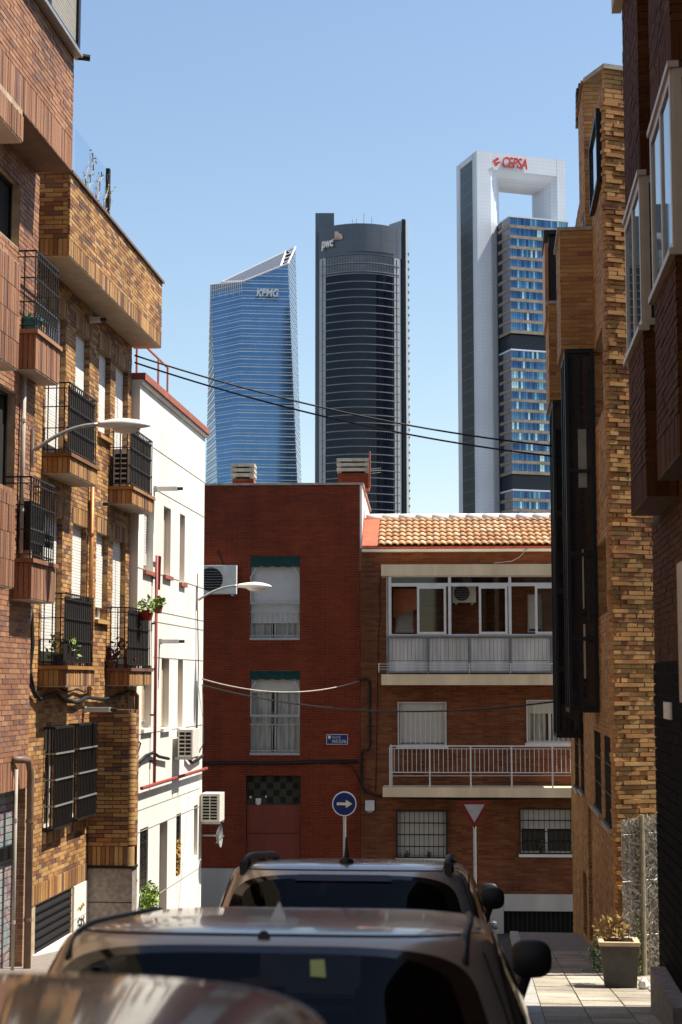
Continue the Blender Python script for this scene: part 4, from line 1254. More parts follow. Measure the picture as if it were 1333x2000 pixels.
batten(LB, 176, 985, 205, 'white tube light on the orange wall below a balcony', 0.2)
batten(LB, 172, 625, 212, 'white tube light under the long terrace parapet', 0.2)
batten(LB, 163, 1386, 204, 'long white light over the ground-floor corner', 0.42)
# cable bundle under the lower balconies
def ycable(fr, pts, rad, label, w=0.05, mat=CABLE):
    P3 = [fr.P(*fr.uv(x, y, w), w) for x, y in pts]
    return solo(MB().tube(P3, rad, 5), 'wall_cable', mat, label, 'cable', smooth=True)
ycable(LB, [(60, 1180), (62, 1200), (64, 1260), (58, 1310), (66, 1350), (78, 1366), (110, 1352), (125, 1368), (150, 1372), (170, 1362), (200, 1366), (225, 1362), (250, 1352), (262, 1352)], 0.03, 'tangled black cable bundle below the low balconies', 0.06)
ycable(LB, [(62, 1190), (55, 1240), (60, 1290), (56, 1330), (70, 1362)], 0.022, 'second black cable hanging by the drainpipe', 0.09)
ycable(LB, [(120, 1345), (135, 1352), (150, 1345), (165, 1352), (180, 1345)], 0.014, 'wavy thin cable under the near low balcony', 0.04)
ycable(LW, [(262, 1360), (262, 1440), (275, 1452), (270, 1470), (256, 1480), (258, 1560), (262, 1700)], 0.014, 'black cable looping beside the rusty pipe', 0.14)
ycable(LW, [(270, 1490), (285, 1476), (300, 1470), (312, 1478), (330, 1482)], 0.03, 'sagging dark cable bundle on the white wall by the red pipe', 0.06)
ycable(LW, [(366, 1478), (375, 1490), (388, 1482), (396, 1476)], 0.035, 'sagging dark cable bundle near the white house corner', 0.06)
ycable(LW, [(385, 1330), (384, 1420), (376, 1455), (390, 1470), (398, 1450), (396, 1340)], 0.010, 'thin looped cable down the white house corner', 0.06)
ycable(LW, [(386, 1120), (386, 1180), (388, 1300), (385, 1440)], 0.010, 'thin cable below the corner street lamp', 0.03)

# ------------------------------------------------------------------ near pink brick building
LA = Fr(-5.75, 0, 90)
OV = 0.47
yA1 = LA.uv(57, 1400)[0]
yO = LA.uv(142, 300, OV)[0]
zO = LA.uv(143, 338, OV)[1]
zOt = zO + 5.0
zA0 = gz(20) - 0.4
AB = thing('pink_brick_building', 'pinkish brick building with overhanging upper floors nearest the camera', 'building', (-8, 15, zA0))
zl0, zl1 = LA.uv(25, 1545)[1], LA.uv(25, 1488)[1]
gar = (yA1 - 3.4, LA.uv(48, 1700)[0], zA0, zl0)
bayE = LA.uv(37, 700, 0.5)[0]
zb = [LA.uv(37, y, 0.5)[1] for y in (270, 175, 725, 512, 1152, 967)]
wz1 = (zb[3] + 0.02, zb[0]); wz2 = (zb[5] + 0.02, zb[2])
wA0, wA1 = LA.uv(-60, 700)[0], LA.uv(33, 700)[0]
winA = [(wA0, wA1, LA.uv(33, 480)[1], LA.uv(33, 352)[1]), (wA0, wA1, LA.uv(33, 960)[1], LA.uv(33, 770)[1])]
holes = [gar + (0.2,)] + [h + (0.12,) for h in winA]
rect = (8.0, yA1, zA0, zO)
mb = MB(); backing(mb, LA, rect, holes, core=5.0)
mb.box(LA, -14, 7.99, -1, zO, -5.0, 0.0)
WA = part(mb, 'wall', MO_SAND, AB)
bl = courses(LA, (8.0, yA1, zl1, zO), holes, 0.235, 0.052, 0.010) + soldiers(LA, 14, yA1, zl0, zl1)
JA = Fr(-5.75, gar[1], 0)
bl += courses(JA, (-0.19, -0.004, zA0, zl0), (), 0.22, 0.055, 0.010, w=0.004)
ES = Fr(-5.75, yA1, 0)
emit(WA, bl, BR_PINK, vis=[(4, 1180, 56, 1540), (20, 1560, 48, 1860)])
for h in winA:
    window(AB, LA, h, dep=0.1, fm=BLACKM, gm=DARKIN, mid=0)
GRAF = bpy.data.materials.new('graffiti_metal'); GRAF.use_nodes = True
nt = GRAF.node_tree; b_ = nt.nodes['Principled BSDF']
n1 = noise(nt, 2.3, 3)
c = ramp(nt, n1, [(0.30, (0.34, 0.31, 0.27)), (0.44, (0.16, 0.22, 0.24)), (0.5, (0.32, 0.29, 0.26)), (0.56, (0.17, 0.10, 0.15)), (0.62, (0.30, 0.26, 0.22)), (0.7, (0.22, 0.16, 0.17))])
nt.links.new(c, b_.inputs['Base Color']); b_.inputs['Roughness'].default_value = 0.6
zg = LA.uv(10, 1662, -0.15)[1]
GS = part(MB().box(LA, gar[0], gar[1] - 0.002, zA0, gar[3], -0.19, -0.17), 'garage_shutter', GRAF, AB)
n = int((gar[3] - zA0) / 0.09)
for k in range(n):
    z = zA0 + 0.09 * k
    part(MB().box(LA, gar[0], gar[1] - 0.004, z + 0.01, z + 0.085, -0.172, -0.158), 'slat', GRAF, GS)
part(MB().box(LA, gar[0], gar[1] - 0.003, zg - 0.1, zg + 0.06, -0.16, -0.10), 'shutter_rail', BLACKM, GS)
YS_ = plain('warning_yellow', (0.55, 0.45, 0.10), 0.6)
SGN = thing('warning_plate', 'tiny yellow warning plate on the garage jamb', 'sign', (-5.85, gar[1], zg - 0.35))
u, v = JA.uv(27, 1674)
part(MB().box(JA, u - 0.045, u + 0.045, v - 0.06, v + 0.06, 0.008, 0.014), 'plate', YS_, SGN)
part(MB().add([JA.P(u - 0.025, v - 0.02, 0.0155), JA.P(u + 0.025, v - 0.02, 0.0155), JA.P(u, v + 0.025, 0.0155)], [(0, 1, 2)]), 'symbol', BLACKM, SGN)
# overhanging upper floors
m = MB(); m.box(LA, -14, yO - 0.02, zO + 0.012, zOt, 0.0 - 5.0, OV - 0.012)
OVH = part(m, 'overhang', MO_SAND, AB)
zs = LA.uv(143, 275, OV)[1]
bl = courses(LA, (12.5, yO, zs, zOt), (), 0.24, 0.052, 0.011, w=OV) + soldiers(LA, 12.5, yO, zO + 0.005, zs, w=OV)
emit(OVH, bl, BR_PINK, vis=[(0, 0, 143, 340)])
part(MB().box(LA, -14, yO - 0.01, zO, zO + 0.01, -0.3, OV - 0.003), 'soffit', plain('soffit_slats', (0.22, 0.14, 0.10), 0.8), OVH)
# corner window at the top
wy0 = LA.uv(75, 2, OV)[0] - 0.8
zw0 = LA.uv(145, 98, OV + 0.04)[1]
CW = part(frame_mb(LA, (wy0, yO + 0.03, zw0, zOt - 0.2), OV + 0.07, 0.10, 0.11, [wy0 + 1.1], ()), 'corner_window', BLACKM, AB)
part(shutter_mb(LA, (wy0 + 0.1, yO - 0.07, zw0 + 0.1, zOt - 0.3), OV + 0.035), 'shutter', SHUTD, CW)
part(MB().box(LA, wy0 - 0.05, yO + 0.05, zw0 - 0.05, zw0 - 0.002, OV + 0.003, OV + 0.12), 'sill', STEEL, CW)
part(MB().tube([LA.P(yO + 0.0, zw0 - 0.02, OV + 0.05), LA.P(yO + 0.04, zw0 - 0.03, OV + 0.2)], 0.045, 8), 'spout', IRON, CW)
# stacked bay parapets
for z0, z1 in ((zb[0], zO - 0.0), (zb[2], zb[3]), (zb[4], zb[5])):
    m = MB(); m.box(LA, 8.0, bayE - 0.015, z0 + 0.012, z1 - 0.004, 0.0, 0.488)
    Y = part(m, 'bay_parapet', MO_SAND, AB)
    bl = []
    zz = z0 + 0.01
    while zz < z1 - 0.1:
        e = min(zz + 0.30, z1 - 0.006)
        bl += soldiers(LA, 13.5, bayE, zz, e, w=0.5)
        zz = e
    emit(Y, bl, BR_PINK, vis=[(0, 100, 42, 1200)])
    part(MB().box(LA, 8.0, bayE - 0.01, z0, z0 + 0.01, 0.0, 0.49), 'soffit', SOFFIT, Y)
# big drainpipe at the foot of the pink building
u, v = LA.uv(58, 1484, 0.12)
downpipe([LA.P(u - 0.35, v + 0.02, 0.02), LA.P(u - 0.05, v, 0.12), LA.P(u, v - 0.15, 0.14), LA.P(u, gz(u) + 0.1, 0.14)], 0.045, PIPE, 'fat brown drainpipe at the corner of the pink brick building')
downpipe([LA.P(u - 0.3, v - 0.1, 0.05), LA.P(u - 0.3, gz(u) + 0.1, 0.05)], 0.022, CABLEW, 'thin pale conduit beside the fat drainpipe')
downpipe([LA.P(LA.uv(48, 735, 0.05)[0], LA.uv(48, 735, 0.05)[1], 0.05), LA.P(LA.uv(48, 735, 0.05)[0], LA.uv(48, 1085, 0.05)[1], 0.05)], 0.03, CABLEW, 'pale pipe on the pink brick behind the street lamp')
# street lamps
def street_lamp(p, head, hl, label, r=0.024):
    T = thing('street_lamp', label, 'street lamp', p)
    p = Vector(p); head = Vector(head)
    d = head - p
    pts = []
    for k in range(13):
        t = k / 12
        pts.append(Vector((p.x + d.x * t, p.y + d.y * t, p.z + d.z * (1 - (1 - t) ** 1.9))))
    part(MB().tube(pts, r, 8), 'arm', STEEL, T, smooth=True)
    part(MB().tube([p + Vector((-0.03, 0, -0.22)), p + Vector((-0.03, 0, 0.28))], r * 0.9, 8), 'bracket', STEEL, T)
    rg = []
    ax = Vector((1, 0.06, -0.03)).normalized()
    for s, wy, wt, wb in ((0.0, 0.045, 0.035, 0.035), (0.06, 0.06, 0.045, 0.04), (0.25, 0.10, 0.07, 0.05), (0.5, 0.135, 0.09, 0.05), (0.75, 0.12, 0.075, 0.04), (0.93, 0.07, 0.04, 0.02), (1.0, 0.02, 0.012, 0.008)):
        c = head + ax * (hl * s)
        rg.append([c + Vector((0, wy * math.cos(k * math.pi / 8), (wt if math.sin(k * math.pi / 8) >= 0 else wb) * math.sin(k * math.pi / 8))) for k in range(16)])
    part(MB().loft(rg), 'lamp_head', LAMPW, T, smooth=True)
    rg = []
    for s, wy, wb in ((0.26, 0.03, 0.05), (0.35, 0.085, 0.085), (0.5, 0.11, 0.11), (0.66, 0.095, 0.09), (0.8, 0.03, 0.045)):
        c = head + ax * (hl * s)
        rg.append([c + Vector((0, wy * math.cos(k * math.pi / 6), -0.01 + wb * math.sin(k * math.pi / 6) * (-1))) for k in range(7)] + [c + Vector((-0.0, -wy * 0.5, -0.01)), c + Vector((0, wy * 0.5, -0.01))])
    part(MB().loft(rg), 'lamp_bowl', GLASSL, T, smooth=True)
    return T
pl_ = LA.P(*LA.uv(63, 880, 0.02), 0.05)
dl = (pl_ - EYE).dot(_fh)
hd = at_depth(193, 829, dl + 0.1)
street_lamp(pl_, hd, 0.66, 'large white street lamp on a curved arm from the near buildings')
pw = LW.P(*LW.uv(385, 1172, 0.02), 0.05)
dw = (pw - EYE).dot(_fh)
street_lamp(pw, at_depth(465, 1144, dw + 0.1), 0.70, 'smaller white street lamp on the white house corner')
# ------------------------------------------------------------------ tan brick building on the right
RD = Fr(1.49, 0, 90, flip=True)
yD0 = RD.uv(1203, 1450)[0]; yD1 = RD.uv(1117, 1600)[0]
zD = RD.uv(1178, 141)[1]
gD = gz(30) - 0.5
DB_ = thing('tan_brick_building', 'tan brick building with rough projecting end bricks and black bays', 'building', (4, 25, gD))
nw = []
for (xa, xb, xm, yt, yb) in ((1170, 1188, 1170, 655, 822), (1170, 1188, 1172, 1062, 1208), (1158, 1171, 1160, 1425, 1570), (1177, 1190, 1180, 1432, 1600), (1120, 1128, 1124, 1410, 1535), (1131, 1138, 1134, 1412, 1540)):
    h = (RD.uv(xb, 1300)[0], RD.uv(xa, 1300)[0], RD.uv(xm, yb)[1], RD.uv(xm, yt)[1])
    nw.append(h)
dd = (RD.uv(1157, 1700)[0], RD.uv(1150, 1700)[0], gz(24.5), RD.uv(1153, 1580)[1])
dd2 = (RD.uv(1146, 1700)[0], RD.uv(1139, 1700)[0], gz(26), RD.uv(1143, 1705)[1])
holes = [h + (0.2,) for h in nw + [dd, dd2]]
rect = (yD0, yD1, gD, zD)
mb = MB(); backing(mb, RD, rect, holes, core=None)
# body behind, leaving the end wall free
mb.wbox(1.77, 7.5, yD0 + 3.0, yD1, gD, zD - 0.05)
mb.add([(1.50, yD0 + 0.01, gD), (1.78, yD0 + 0.01 + 0.28 * math.tan(R(25)), gD), (1.78, yD1, gD), (1.50, yD1, gD), (1.50, yD0 + 0.01, zD), (1.78, yD0 + 0.01 + 0.28 * math.tan(R(25)), zD), (1.78, yD1, zD), (1.50, yD1, zD)], [(4, 5, 6, 7), (3, 2, 6, 7), (1, 2, 6, 5)])
WD = part(mb, 'wall', MO_SAND, DB_)
bl = courses(RD, rect, holes, 0.235, 0.052, 0.010)
for h in nw + [dd, dd2]:
    J = Fr(1.49, h[1], 0)
    bl += courses(J, (0.006, 0.17, h[2], h[3]), (), 0.16, 0.052, 0.010, w=0.004)
emit(WD, bl, BR_TAN, vis=[(1120, 1400, 1200, 1800), (1175, 300, 1200, 640)], nmax=300)
for h in nw:
    W = window(DB_, RD, h, dep=0.15, fm=BLACKM, gm=GLASSD, mid=0)
for h in nw[2:]:
    C = part(MB().box(RD, h[0], h[1], h[2], h[2] + 0.03, -0.05, 0.02), 'window_grille', IRON, DB_)
    bars(C, RD, (h[0] + 0.04, h[1] - 0.04, h[2], h[3]), -0.02, 6, IRON, 0.012)
    for q in (0.33, 0.66):
        part(MB().box(RD, h[0], h[1], h[2] + (h[3] - h[2]) * q, h[2] + (h[3] - h[2]) * q + 0.02, -0.04, -0.01), 'crossbar', IRON, C)
    part(MB().box(RD, h[0] - 0.05, h[1] + 0.05, h[2] - 0.06, h[2] - 0.002, -0.05, 0.05), 'sill', CONC, DB_)
part(MB().box(RD, dd[0], dd[1], dd[2], dd[3], -0.2, -0.15), 'door', PIPE, DB_)
part(MB().box(RD, dd2[0], dd2[1], dd2[2], dd2[3], -0.2, -0.15), 'door', BLACKM, DB_)
# rough end wall: every course pushed in and out
EW = Fr(1.49, yD0, 25)
m = MB(); m.box(EW, 0.03, 2.6, gD, zD - 0.35, -0.07, -0.03); m.box(EW, 0.2, 2.6, gD, zD - 0.36, -0.3, -0.071)
m.box(EW, 2.6, 6.0, gD, zD - 0.4, -0.3, -0.05)
EWO = part(m, 'rough_end_wall', MO_PALE, DB_)
bl = []
rs = random.Random(11)
v = gD + 0.2; i = 0
zr = zD - 0.47
while v < zr:
    u = -0.015 + rs.uniform(-0.02, 0.02)
    first = True
    ph = 0.5 * (i % 2)
    while u < 1.0:
        L = 0.215 if not (first and i % 2) else 0.105
        L += rs.uniform(-0.015, 0.015)
        pr_ = rs.choice([0.0, 0.0, 0.012, 0.02, 0.03, 0.045]) if u < 0.18 else rs.choice([0.0, 0.0, 0.004, 0.008, 0.014, 0.02])
        bl.append((EW, u, u + L, v + rs.uniform(-.002, .002), v + 0.046, pr_, rs.uniform(-0.09, 0.09) if u < 0.3 else rs.uniform(-0.05, 0.05)))
        u += L + 0.012
        first = False
    v += 0.0565; i += 1
emit(EWO, bl, BR_TAN, vis=[(1170, 150, 1290, 1600)], nmax=300, thick=0.10)
bl2 = courses(EW, (-0.004, 1.6, zD - 0.46, zD - 0.03), (), 0.24, 0.052, 0.010, w=0.012)
emit(EWO, bl2, BR_TAN, vis=[(1170, 100, 1230, 220)], nmax=60, thick=0.06)
part(MB().box(EW, -0.03, 2.2, zD - 0.03, zD + 0.03, -0.5, 0.05), 'coping', CONC, EWO)
# upper set-back volume
xs_ = at_depth(1142, 300, 22.7)
yU0, yU1 = xs_.y, RD.uv(1118, 320, 0.19)[0]
zU1 = at_depth(1142, 163, 22.7).z; zU0 = at_depth(1142, 480, 22.7).z
UB = Fr(xs_.x, 0, 90, flip=True); UE = Fr(xs_.x, yU0, 0)
m = MB(); m.wbox(xs_.x + 0.01, 5.5, yU0 + 0.01, yU1, zU0 - 1.2, zU1 - 0.01)
UO = part(m, 'top_storey', MO_SAND, DB_)
emit(UO, courses(UB, (yU0, yU1, zU0 - 1.0, zU1), [(yU0 + 0.35, yU0 + 0.9, zU0 - 0.5, zU0 + 0.6)], 0.235, 0.052, 0.01, w=0.002) + courses(UE, (0.0, 0.6, zU0 - 1.0, zU1), (), 0.235, 0.052, 0.01, w=0.002), BR_TAN, vis=[(1118, 150, 1180, 470)], nmax=150)
part(MB().wbox(xs_.x - 0.04, 5.5, yU0 - 0.04, yU1, zU1, zU1 + 0.03), 'coping', BR_TAN, UO)
part(MB().box(UB, yU0 + 0.4, yU0 + 0.85, zU0 - 0.5, zU0 + 0.55, 0.0, 0.008), 'window', BLACKM, UO)
VN = thing('roof_vent', 'black slatted vent on the tan building roof', 'vent', (xs_.x, 24.5, zU1 + 0.05))
for k in range(6):
    p = at_depth(1126, 172 + 12 * k, 26.5)
    part(MB().wbox(p.x, p.x + 0.35, p.y, p.y + 0.3, p.z - 0.07, p.z), 'slat', BLACKM, VN)
p = at_depth(1128, 165, 26.5); p2 = at_depth(1128, 320, 26.5)
part(MB().wbox(p.x + 0.02, p.x + 0.3, p.y + 0.02, p.y + 0.28, p2.z - 1.0, p.z + 0.03), 'shaft', BLACKM, VN)
# slanted top window in the street face
tw = (RD.uv(1176, 300)[0] , RD.uv(1160, 300)[0], RD.uv(1168, 395)[1], RD.uv(1168, 245)[1])
TWN = part(frame_mb(RD, tw, 0.07, 0.07, 0.06), 'top_window', BLACKM, DB_)
part(MB().box(RD, tw[0] + 0.07, tw[1] - 0.07, tw[2] + 0.07, tw[3] - 0.07, 0.03, 0.04), 'pane', GLASSB, TWN)
# brick terrace boxes and black bays
def bay(x_near, x_front, yt, yb_, y2b, xfar, label):
    wallY = RD.uv(x_near, 900)[0]
    q = at_depth(x_front, 900, 1); rr = ray(x_front, 900)
    t = wallY / rr.y; fx_ = rr.x * t
    pj = 1.49 - fx_
    rf = ray(xfar, 900); t = fx_ / rf.x; farY = rf.y * t
    zt = (EYE + ray(x_front, yt) * (wallY / ray(x_front, yt).y)).z
    zb_ = (EYE + ray(x_front, yb_) * (wallY / ray(x_front, yb_).y)).z
    zc = (EYE + ray(x_front, y2b) * (wallY / ray(x_front, y2b).y)).z
    return wallY, farY, pj, zt, zb_, zc
def build_bay(wy, fy, pj, zt, zb_, zc, big):
    m = MB(); m.box(RD, wy + 0.01, fy - 0.01, zb_ + 0.01, zt - 0.03, 0.0, pj + 0.03)
    T = part(m, 'terrace_box', MO_SAND, DB_)
    E = Fr(1.49 - pj - 0.045, wy, 0); Fx = Fr(1.49 - pj - 0.045, 0, 90, flip=True)
    emit(T, courses(E, (0.0, pj + 0.045, zb_, zt - 0.03), (), 0.235, 0.052, 0.01) + courses(Fx, (wy, fy, zb_, zt - 0.03), (), 0.235, 0.052, 0.01), BR_TAN, vis=[(1060, 440, 1165, 800)], nmax=120)
    part(MB().box(RD, wy - 0.03, fy + 0.02, zt - 0.028, zt + 0.02, 0.0, pj + 0.08), 'coping', CONC, T)
    m = MB(); m.box(RD, wy + 0.06, fy - 0.06, zc, zb_ - 0.003, 0.0, pj - 0.03)
    K = part(m, 'bay', BLACKM, DB_)
    part(frame_mb(Fr(1.49 - pj, wy + 0.02, 0), (0.0, pj - 0.01, zc, zb_ - 0.004), 0.0, 0.05, 0.04, hor=[zc + (zb_ - zc) * q for q in (0.2, 0.43, 0.66)]), 'bay_frame', BLACKM, K)
    E2 = Fr(1.49 - pj, wy + 0.058, 0)
    for q0, q1 in ((0.02, 0.19), (0.21, 0.42), (0.44, 0.65), (0.67, 0.98)):
        part(MB().box(E2, 0.05, pj - 0.06, zc + (zb_ - zc) * q0, zc + (zb_ - zc) * q1, 0.0, 0.006), 'pane', GLASSD, K)
    if big:
        BL = plain('pale_blind', (0.30, 0.31, 0.27), 0.8)
        part(MB().box(E2, pj * 0.42, pj * 0.70, at_depth(1143, 955, wy).z, at_depth(1143, 842, wy).z, 0.007, 0.012), 'blind', BL, K)
        part(MB().box(E2, pj * 0.50, pj * 0.57, at_depth(1143, 1325, wy).z, at_depth(1143, 1220, wy).z, 0.007, 0.012), 'blind', ALUB, K)
        part(MB().box(E2, pj * 0.50, pj * 0.55, at_depth(1143, 1190, wy).z, at_depth(1143, 1075, wy).z, 0.007, 0.012), 'blind', ALUB, K)
    Fs = Fr(1.49 - pj + 0.03, 0, 90, flip=True)
    part(frame_mb(Fs, (wy + 0.06, fy - 0.06, zc, zb_ - 0.004), 0.03, 0.06, 0.05, [(wy + fy) / 2]), 'side_frame', BLACKM, K)
    part(MB().box(Fs, wy + 0.12, fy - 0.12, zc + 0.08, zb_ - 0.08, 0.002, 0.01), 'side_pane', GLASSB, K)
B1 = bay(1164, 1106, 447, 682, 1392, 1098, '')
build_bay(*B1, True)
B2 = bay(1140, 1076, 622, 785, 1384, 1074, '')
wy2 = RD.uv(1131, 900)[0]
fx2 = (ray(1081, 900) * (wy2 / ray(1081, 900).y)).x
zt2 = B1[3]; zb2 = B1[4]
build_bay(wy2, wy2 + 1.6, 1.49 - fx2, B1[3] - 0.05, B1[4] + 0.02, B1[5] - 0.5, False)
# black loggia above the farther terrace box
m = MB(); zq_ = at_depth(1080, 468, wy2 + 0.3).z
m.wbox(1.49 - (1.49 - fx2) - 0.02, 1.49, wy2 + 0.25, wy2 + 1.5, B1[3], zq_)
LG = part(m, 'loggia', BLACKM, DB_)
part(MB().wbox(fx2 - 0.09, fx2 - 0.03, wy2 + 0.2, wy2 + 1.5, zq_ - 1.5, zq_ - 0.15), 'wood_screen', COPPER, LG)
part(MB().wbox(fx2 - 0.1, 1.49, wy2 + 0.18, wy2 + 1.6, zq_ + 0.001, zq_ + 0.08), 'canopy', BLACKM, LG)

# ------------------------------------------------------------------ dark brick building nearest on the right
RC = Fr(1.57, 0, 90, flip=True)
BP = 0.26
yC1 = RC.uv(1279, 1300)[0]
yC = RC.uv(1233, 1000, BP)[0]
zC0 = RC.uv(1233, 1008, BP)[1]
gC = gz(17) - 0.3
zCt = 12.2
CB = thing('dark_brick_building', 'dark brown brick building with projecting window bays', 'building', (5, 12, gC))
zbk = RC.uv(1283, 1294)[1]
m = MB(); m.box(RC, -14, yC1 - 0.01, gC - 0.3, zCt, -4.5, -0.008)
WC = part(m, 'wall', MO_DARK, CB)
emit(WC, courses(RC, (9.5, yC1, zbk, zC0), (), 0.24, 0.052, 0.010), BR_DARK, vis=[(1275, 1015, 1333, 1290)], nmax=150)
BK = part(MB().box(RC, -14, yC1 - 0.006, gC - 0.3, zbk, -0.006, -0.002), 'base_course', MO_BLACK, CB)
bl = courses(RC, (11.0, yC1, gC, zbk), (), 0.40, 0.09, 0.012, wj=0.001, w=0.012)
emit(BK, bl, BR_BLACK, vis=[(1283, 1300, 1333, 1870)], nmax=150)
CE = Fr(1.74, yC1, 15)
zw = [RC.uv(1244, y, BP)[1] for y in (664, 336)]
zw0 = RC.uv(1258, 632, BP)[1]; zw1 = RC.uv(1258, 320, BP)[1]
y1a = RC.uv(1258, 700, BP)[0]
y2a, y2b = RC.uv(1325, 700, BP)[0], RC.uv(1282, 700, BP)[0]
stC = zw1 - zC0 - 0.35
def cbay(ya, yb, pj, z0, z1, brick_z, wins, grp):
    m = MB(); m.box(RC, ya + 0.01, yb - 0.01, z0 + 0.012, z1, 0.0, pj - 0.02)
    K = part(m, 'bay', MO_DARK, CB)
    Fx = Fr(1.57 - pj, 0, 90, flip=True); E = Fr(1.57 - pj, ya, 0)
    bl = []
    for a, b in brick_z:
        bl += courses(Fx, (ya, yb, a + 0.30, b), (), 0.235, 0.052, 0.01) + courses(E, (0.0, pj - 0.003, a + 0.30, b), (), 0.235, 0.052, 0.01)
        bl += soldiers(Fx, ya, yb, a + 0.003, a + 0.30) + soldiers(E, 0.0, pj - 0.003, a + 0.003, a + 0.30)
    emit(K, bl, BR_DARK, vis=[(1210, 0, 1333, 1010)], nmax=200)
    for a, b in wins:
        F_ = part(frame_mb(Fx, (ya + 0.0, yb, a, b), 0.012, 0.075, 0.06, [(ya + yb) / 2]), 'bay_window', ALUB, K)
        part(MB().box(Fx, ya + 0.07, yb - 0.07, a + 0.07, b - 0.07, -0.015, -0.005), 'pane', GLASSB, K)
        part(frame_mb(E, (0.01, pj - 0.004, a, b), 0.014, 0.06, 0.05), 'end_frame', ALUB, K)
        part(MB().box(E, 0.07, pj - 0.06, a + 0.06, b - 0.06, -0.008, 0.002), 'pane', GLASSD, K)
        part(MB().box(Fx, ya - 0.04, yb + 0.03, a - 0.05, a - 0.002, -0.05, 0.045), 'sill', ALUB, K)
        part(MB().box(Fx, ya - 0.03, yb + 0.02, b + 0.002, b + 0.05, -0.05, 0.03), 'head', ALUB, K)
    part(MB().box(RC, ya, yb, z0, z0 + 0.011, 0.0, pj), 'soffit', MO_DARK, K)
    return K
cbay(y1a, yC, BP, zC0, zCt - 0.1, [(zC0, zw0 - 0.05), (zw1 + 0.05, zCt - 0.1)], [(zw0, zw1)], 1)
cbay(y2a, y2b, BP + 0.005, zC0 + 0.02, zCt - 0.1, [(zC0 + 0.02, zw0 - 0.05), (zw1 + 0.05, zCt - 0.1)], [(zw0, zw1)], 2)
emit(WC, courses(RC, (y2b, y1a, zC0, zCt - 0.1), (), 0.24, 0.052, 0.01), BR_DARK, vis=[(1258, 0, 1300, 1000)], nmax=100)
p = RC.uv(1216, 12, BP)
part(MB().box(RC, y1a, yC + 0.08, p[1], p[1] + 0.5, BP, BP + 0.09), 'eave_box', SOFFIT, CB)
part(MB().box(RC, RC.uv(1362, 1300, 0.09)[0], RC.uv(1326, 1300, 0.09)[0], RC.uv(1328, 1372, 0.09)[1], RC.uv(1328, 1098, 0.09)[1], 0.015, 0.09), 'pale_pilaster', ALUB, CB)
# switch plate on the black base
u, v = RC.uv(1306, 1388, 0.014)
SW = thing('entry_panel', 'white two-button entry panel on the black base wall', 'panel', RC.P(u, v, 0.014))
part(MB().box(RC, u - 0.28, u + 0.28, v - 0.075, v + 0.075, 0.013, 0.03), 'plate', ALU, SW)
for k in (-0.04, 0.04):
    part(MB().box(RC, u - 0.2, u + 0.2, v + k - 0.028, v + k + 0.028, 0.03, 0.036), 'button', WHT, SW)
# low corner block at the foot
a = at_depth(1266, 1880, 15.4)
LBk = solo(MB().wbox(a.x, 2.0, 13.5, 15.4, gz(15) - 0.2, a.z), 'corner_block', STONE, 'low dark stone block at the foot of the black base wall', 'stone block')
# ------------------------------------------------------------------ reed screen, planter, plants
REED = brick_mat('reeds', [(0, (0.66, 0.63, 0.58)), (0.3, (0.82, 0.80, 0.76)), (0.6, (0.36, 0.33, 0.29)), (0.8, (0.66, 0.58, 0.46))], var=0.4)
SCN = thing('reed_screen', 'grey reed screen roll leaning between two brick buildings', 'screen', (1.9, yD0 - 0.2, gz(yD0) + 0.1))
rs = random.Random(5)
m = MB()
yS = yD0 - 0.32
g0 = gz(yS) + 0.12
def ztop(x):
    return at_depth(1210, 1605, yS).z + (at_depth(1284, 1582, yS).z - at_depth(1210, 1605, yS).z) * (x - 1.3) / 0.8
xL = at_depth(1213, 1700, yS).x; xR = at_depth(1300, 1700, yS).x
for k in range(170):
    x = rs.uniform(xL, xR); y = yS + (x - xL) * 0.47 + rs.uniform(-0.05, 0.06)
    z1 = ztop(x) - rs.uniform(0.0, 0.12)
    z = g0
    pts = []
    while z < z1:
        pts.append((x + rs.uniform(-0.008, 0.008), y + rs.uniform(-0.01, 0.01), z)); z += 0.16
    pts.append((x, y, z1))
    m.tube(pts, rs.uniform(0.004, 0.009), 4)
part(m, 'reeds', REED, SCN, kind='stuff')
m = MB()
for k in range(1500):
    x = rs.uniform(xL, xR); y = yS + (x - xL) * 0.47 - 0.06 + rs.uniform(-0.03, 0.03); z = rs.uniform(g0, ztop(x))
    a = Vector((rs.uniform(-1, 1), rs.uniform(-.6, .6), rs.uniform(-1, 1))).normalized() * 0.035; b = Vector((0.007, -0.004, 0.004))
    c = Vector((x, y, z))
    m.add([c - a - b, c - a + b, c + a + b, c + a - b], [(0, 1, 2, 3)])
part(m, 'frayed_reed', REED, SCN, kind='stuff')
RPOST = plain('weathered_post', (0.30, 0.26, 0.17), 0.9, var=0.4, scale=12)
for xx, rad in ((at_depth(1252, 1700, yS).x, 0.03),):
    part(MB().tube([(xx, yS + (xx - xL) * 0.47 - 0.1, g0 - 0.02), (xx, yS + (xx - xL) * 0.47 - 0.09, ztop(xx) + 0.02)], rad, 8), 'post', RPOST, SCN)
for q in (0.25, 0.6, 0.9):
    z = g0 + (ztop(1.6) - g0) * q
    part(MB().tube([(xL, yS - 0.075, z), (xR, yS + (xR - xL) * 0.47 - 0.075, z + 0.02)], 0.006, 5), 'wire', STEEL, SCN)
PLD = plain('planter_grey', (0.075, 0.07, 0.064), 0.75, var=0.3, scale=10, bumps=0.2)
WOOD = plain('planter_rim', (0.55, 0.42, 0.26), 0.7, var=0.25)
def gpt(x, y):
    r = ray(x, y); z = EYE
    lo, hi = 2.0, 60.0
    for _ in range(50):
        t = (lo + hi) / 2; p = EYE + r * t
        if p.z > gz(p.y) + 0.122:
            lo = t
        else:
            hi = t
    return EYE + r * lo
pc = gpt(1212, 1930)
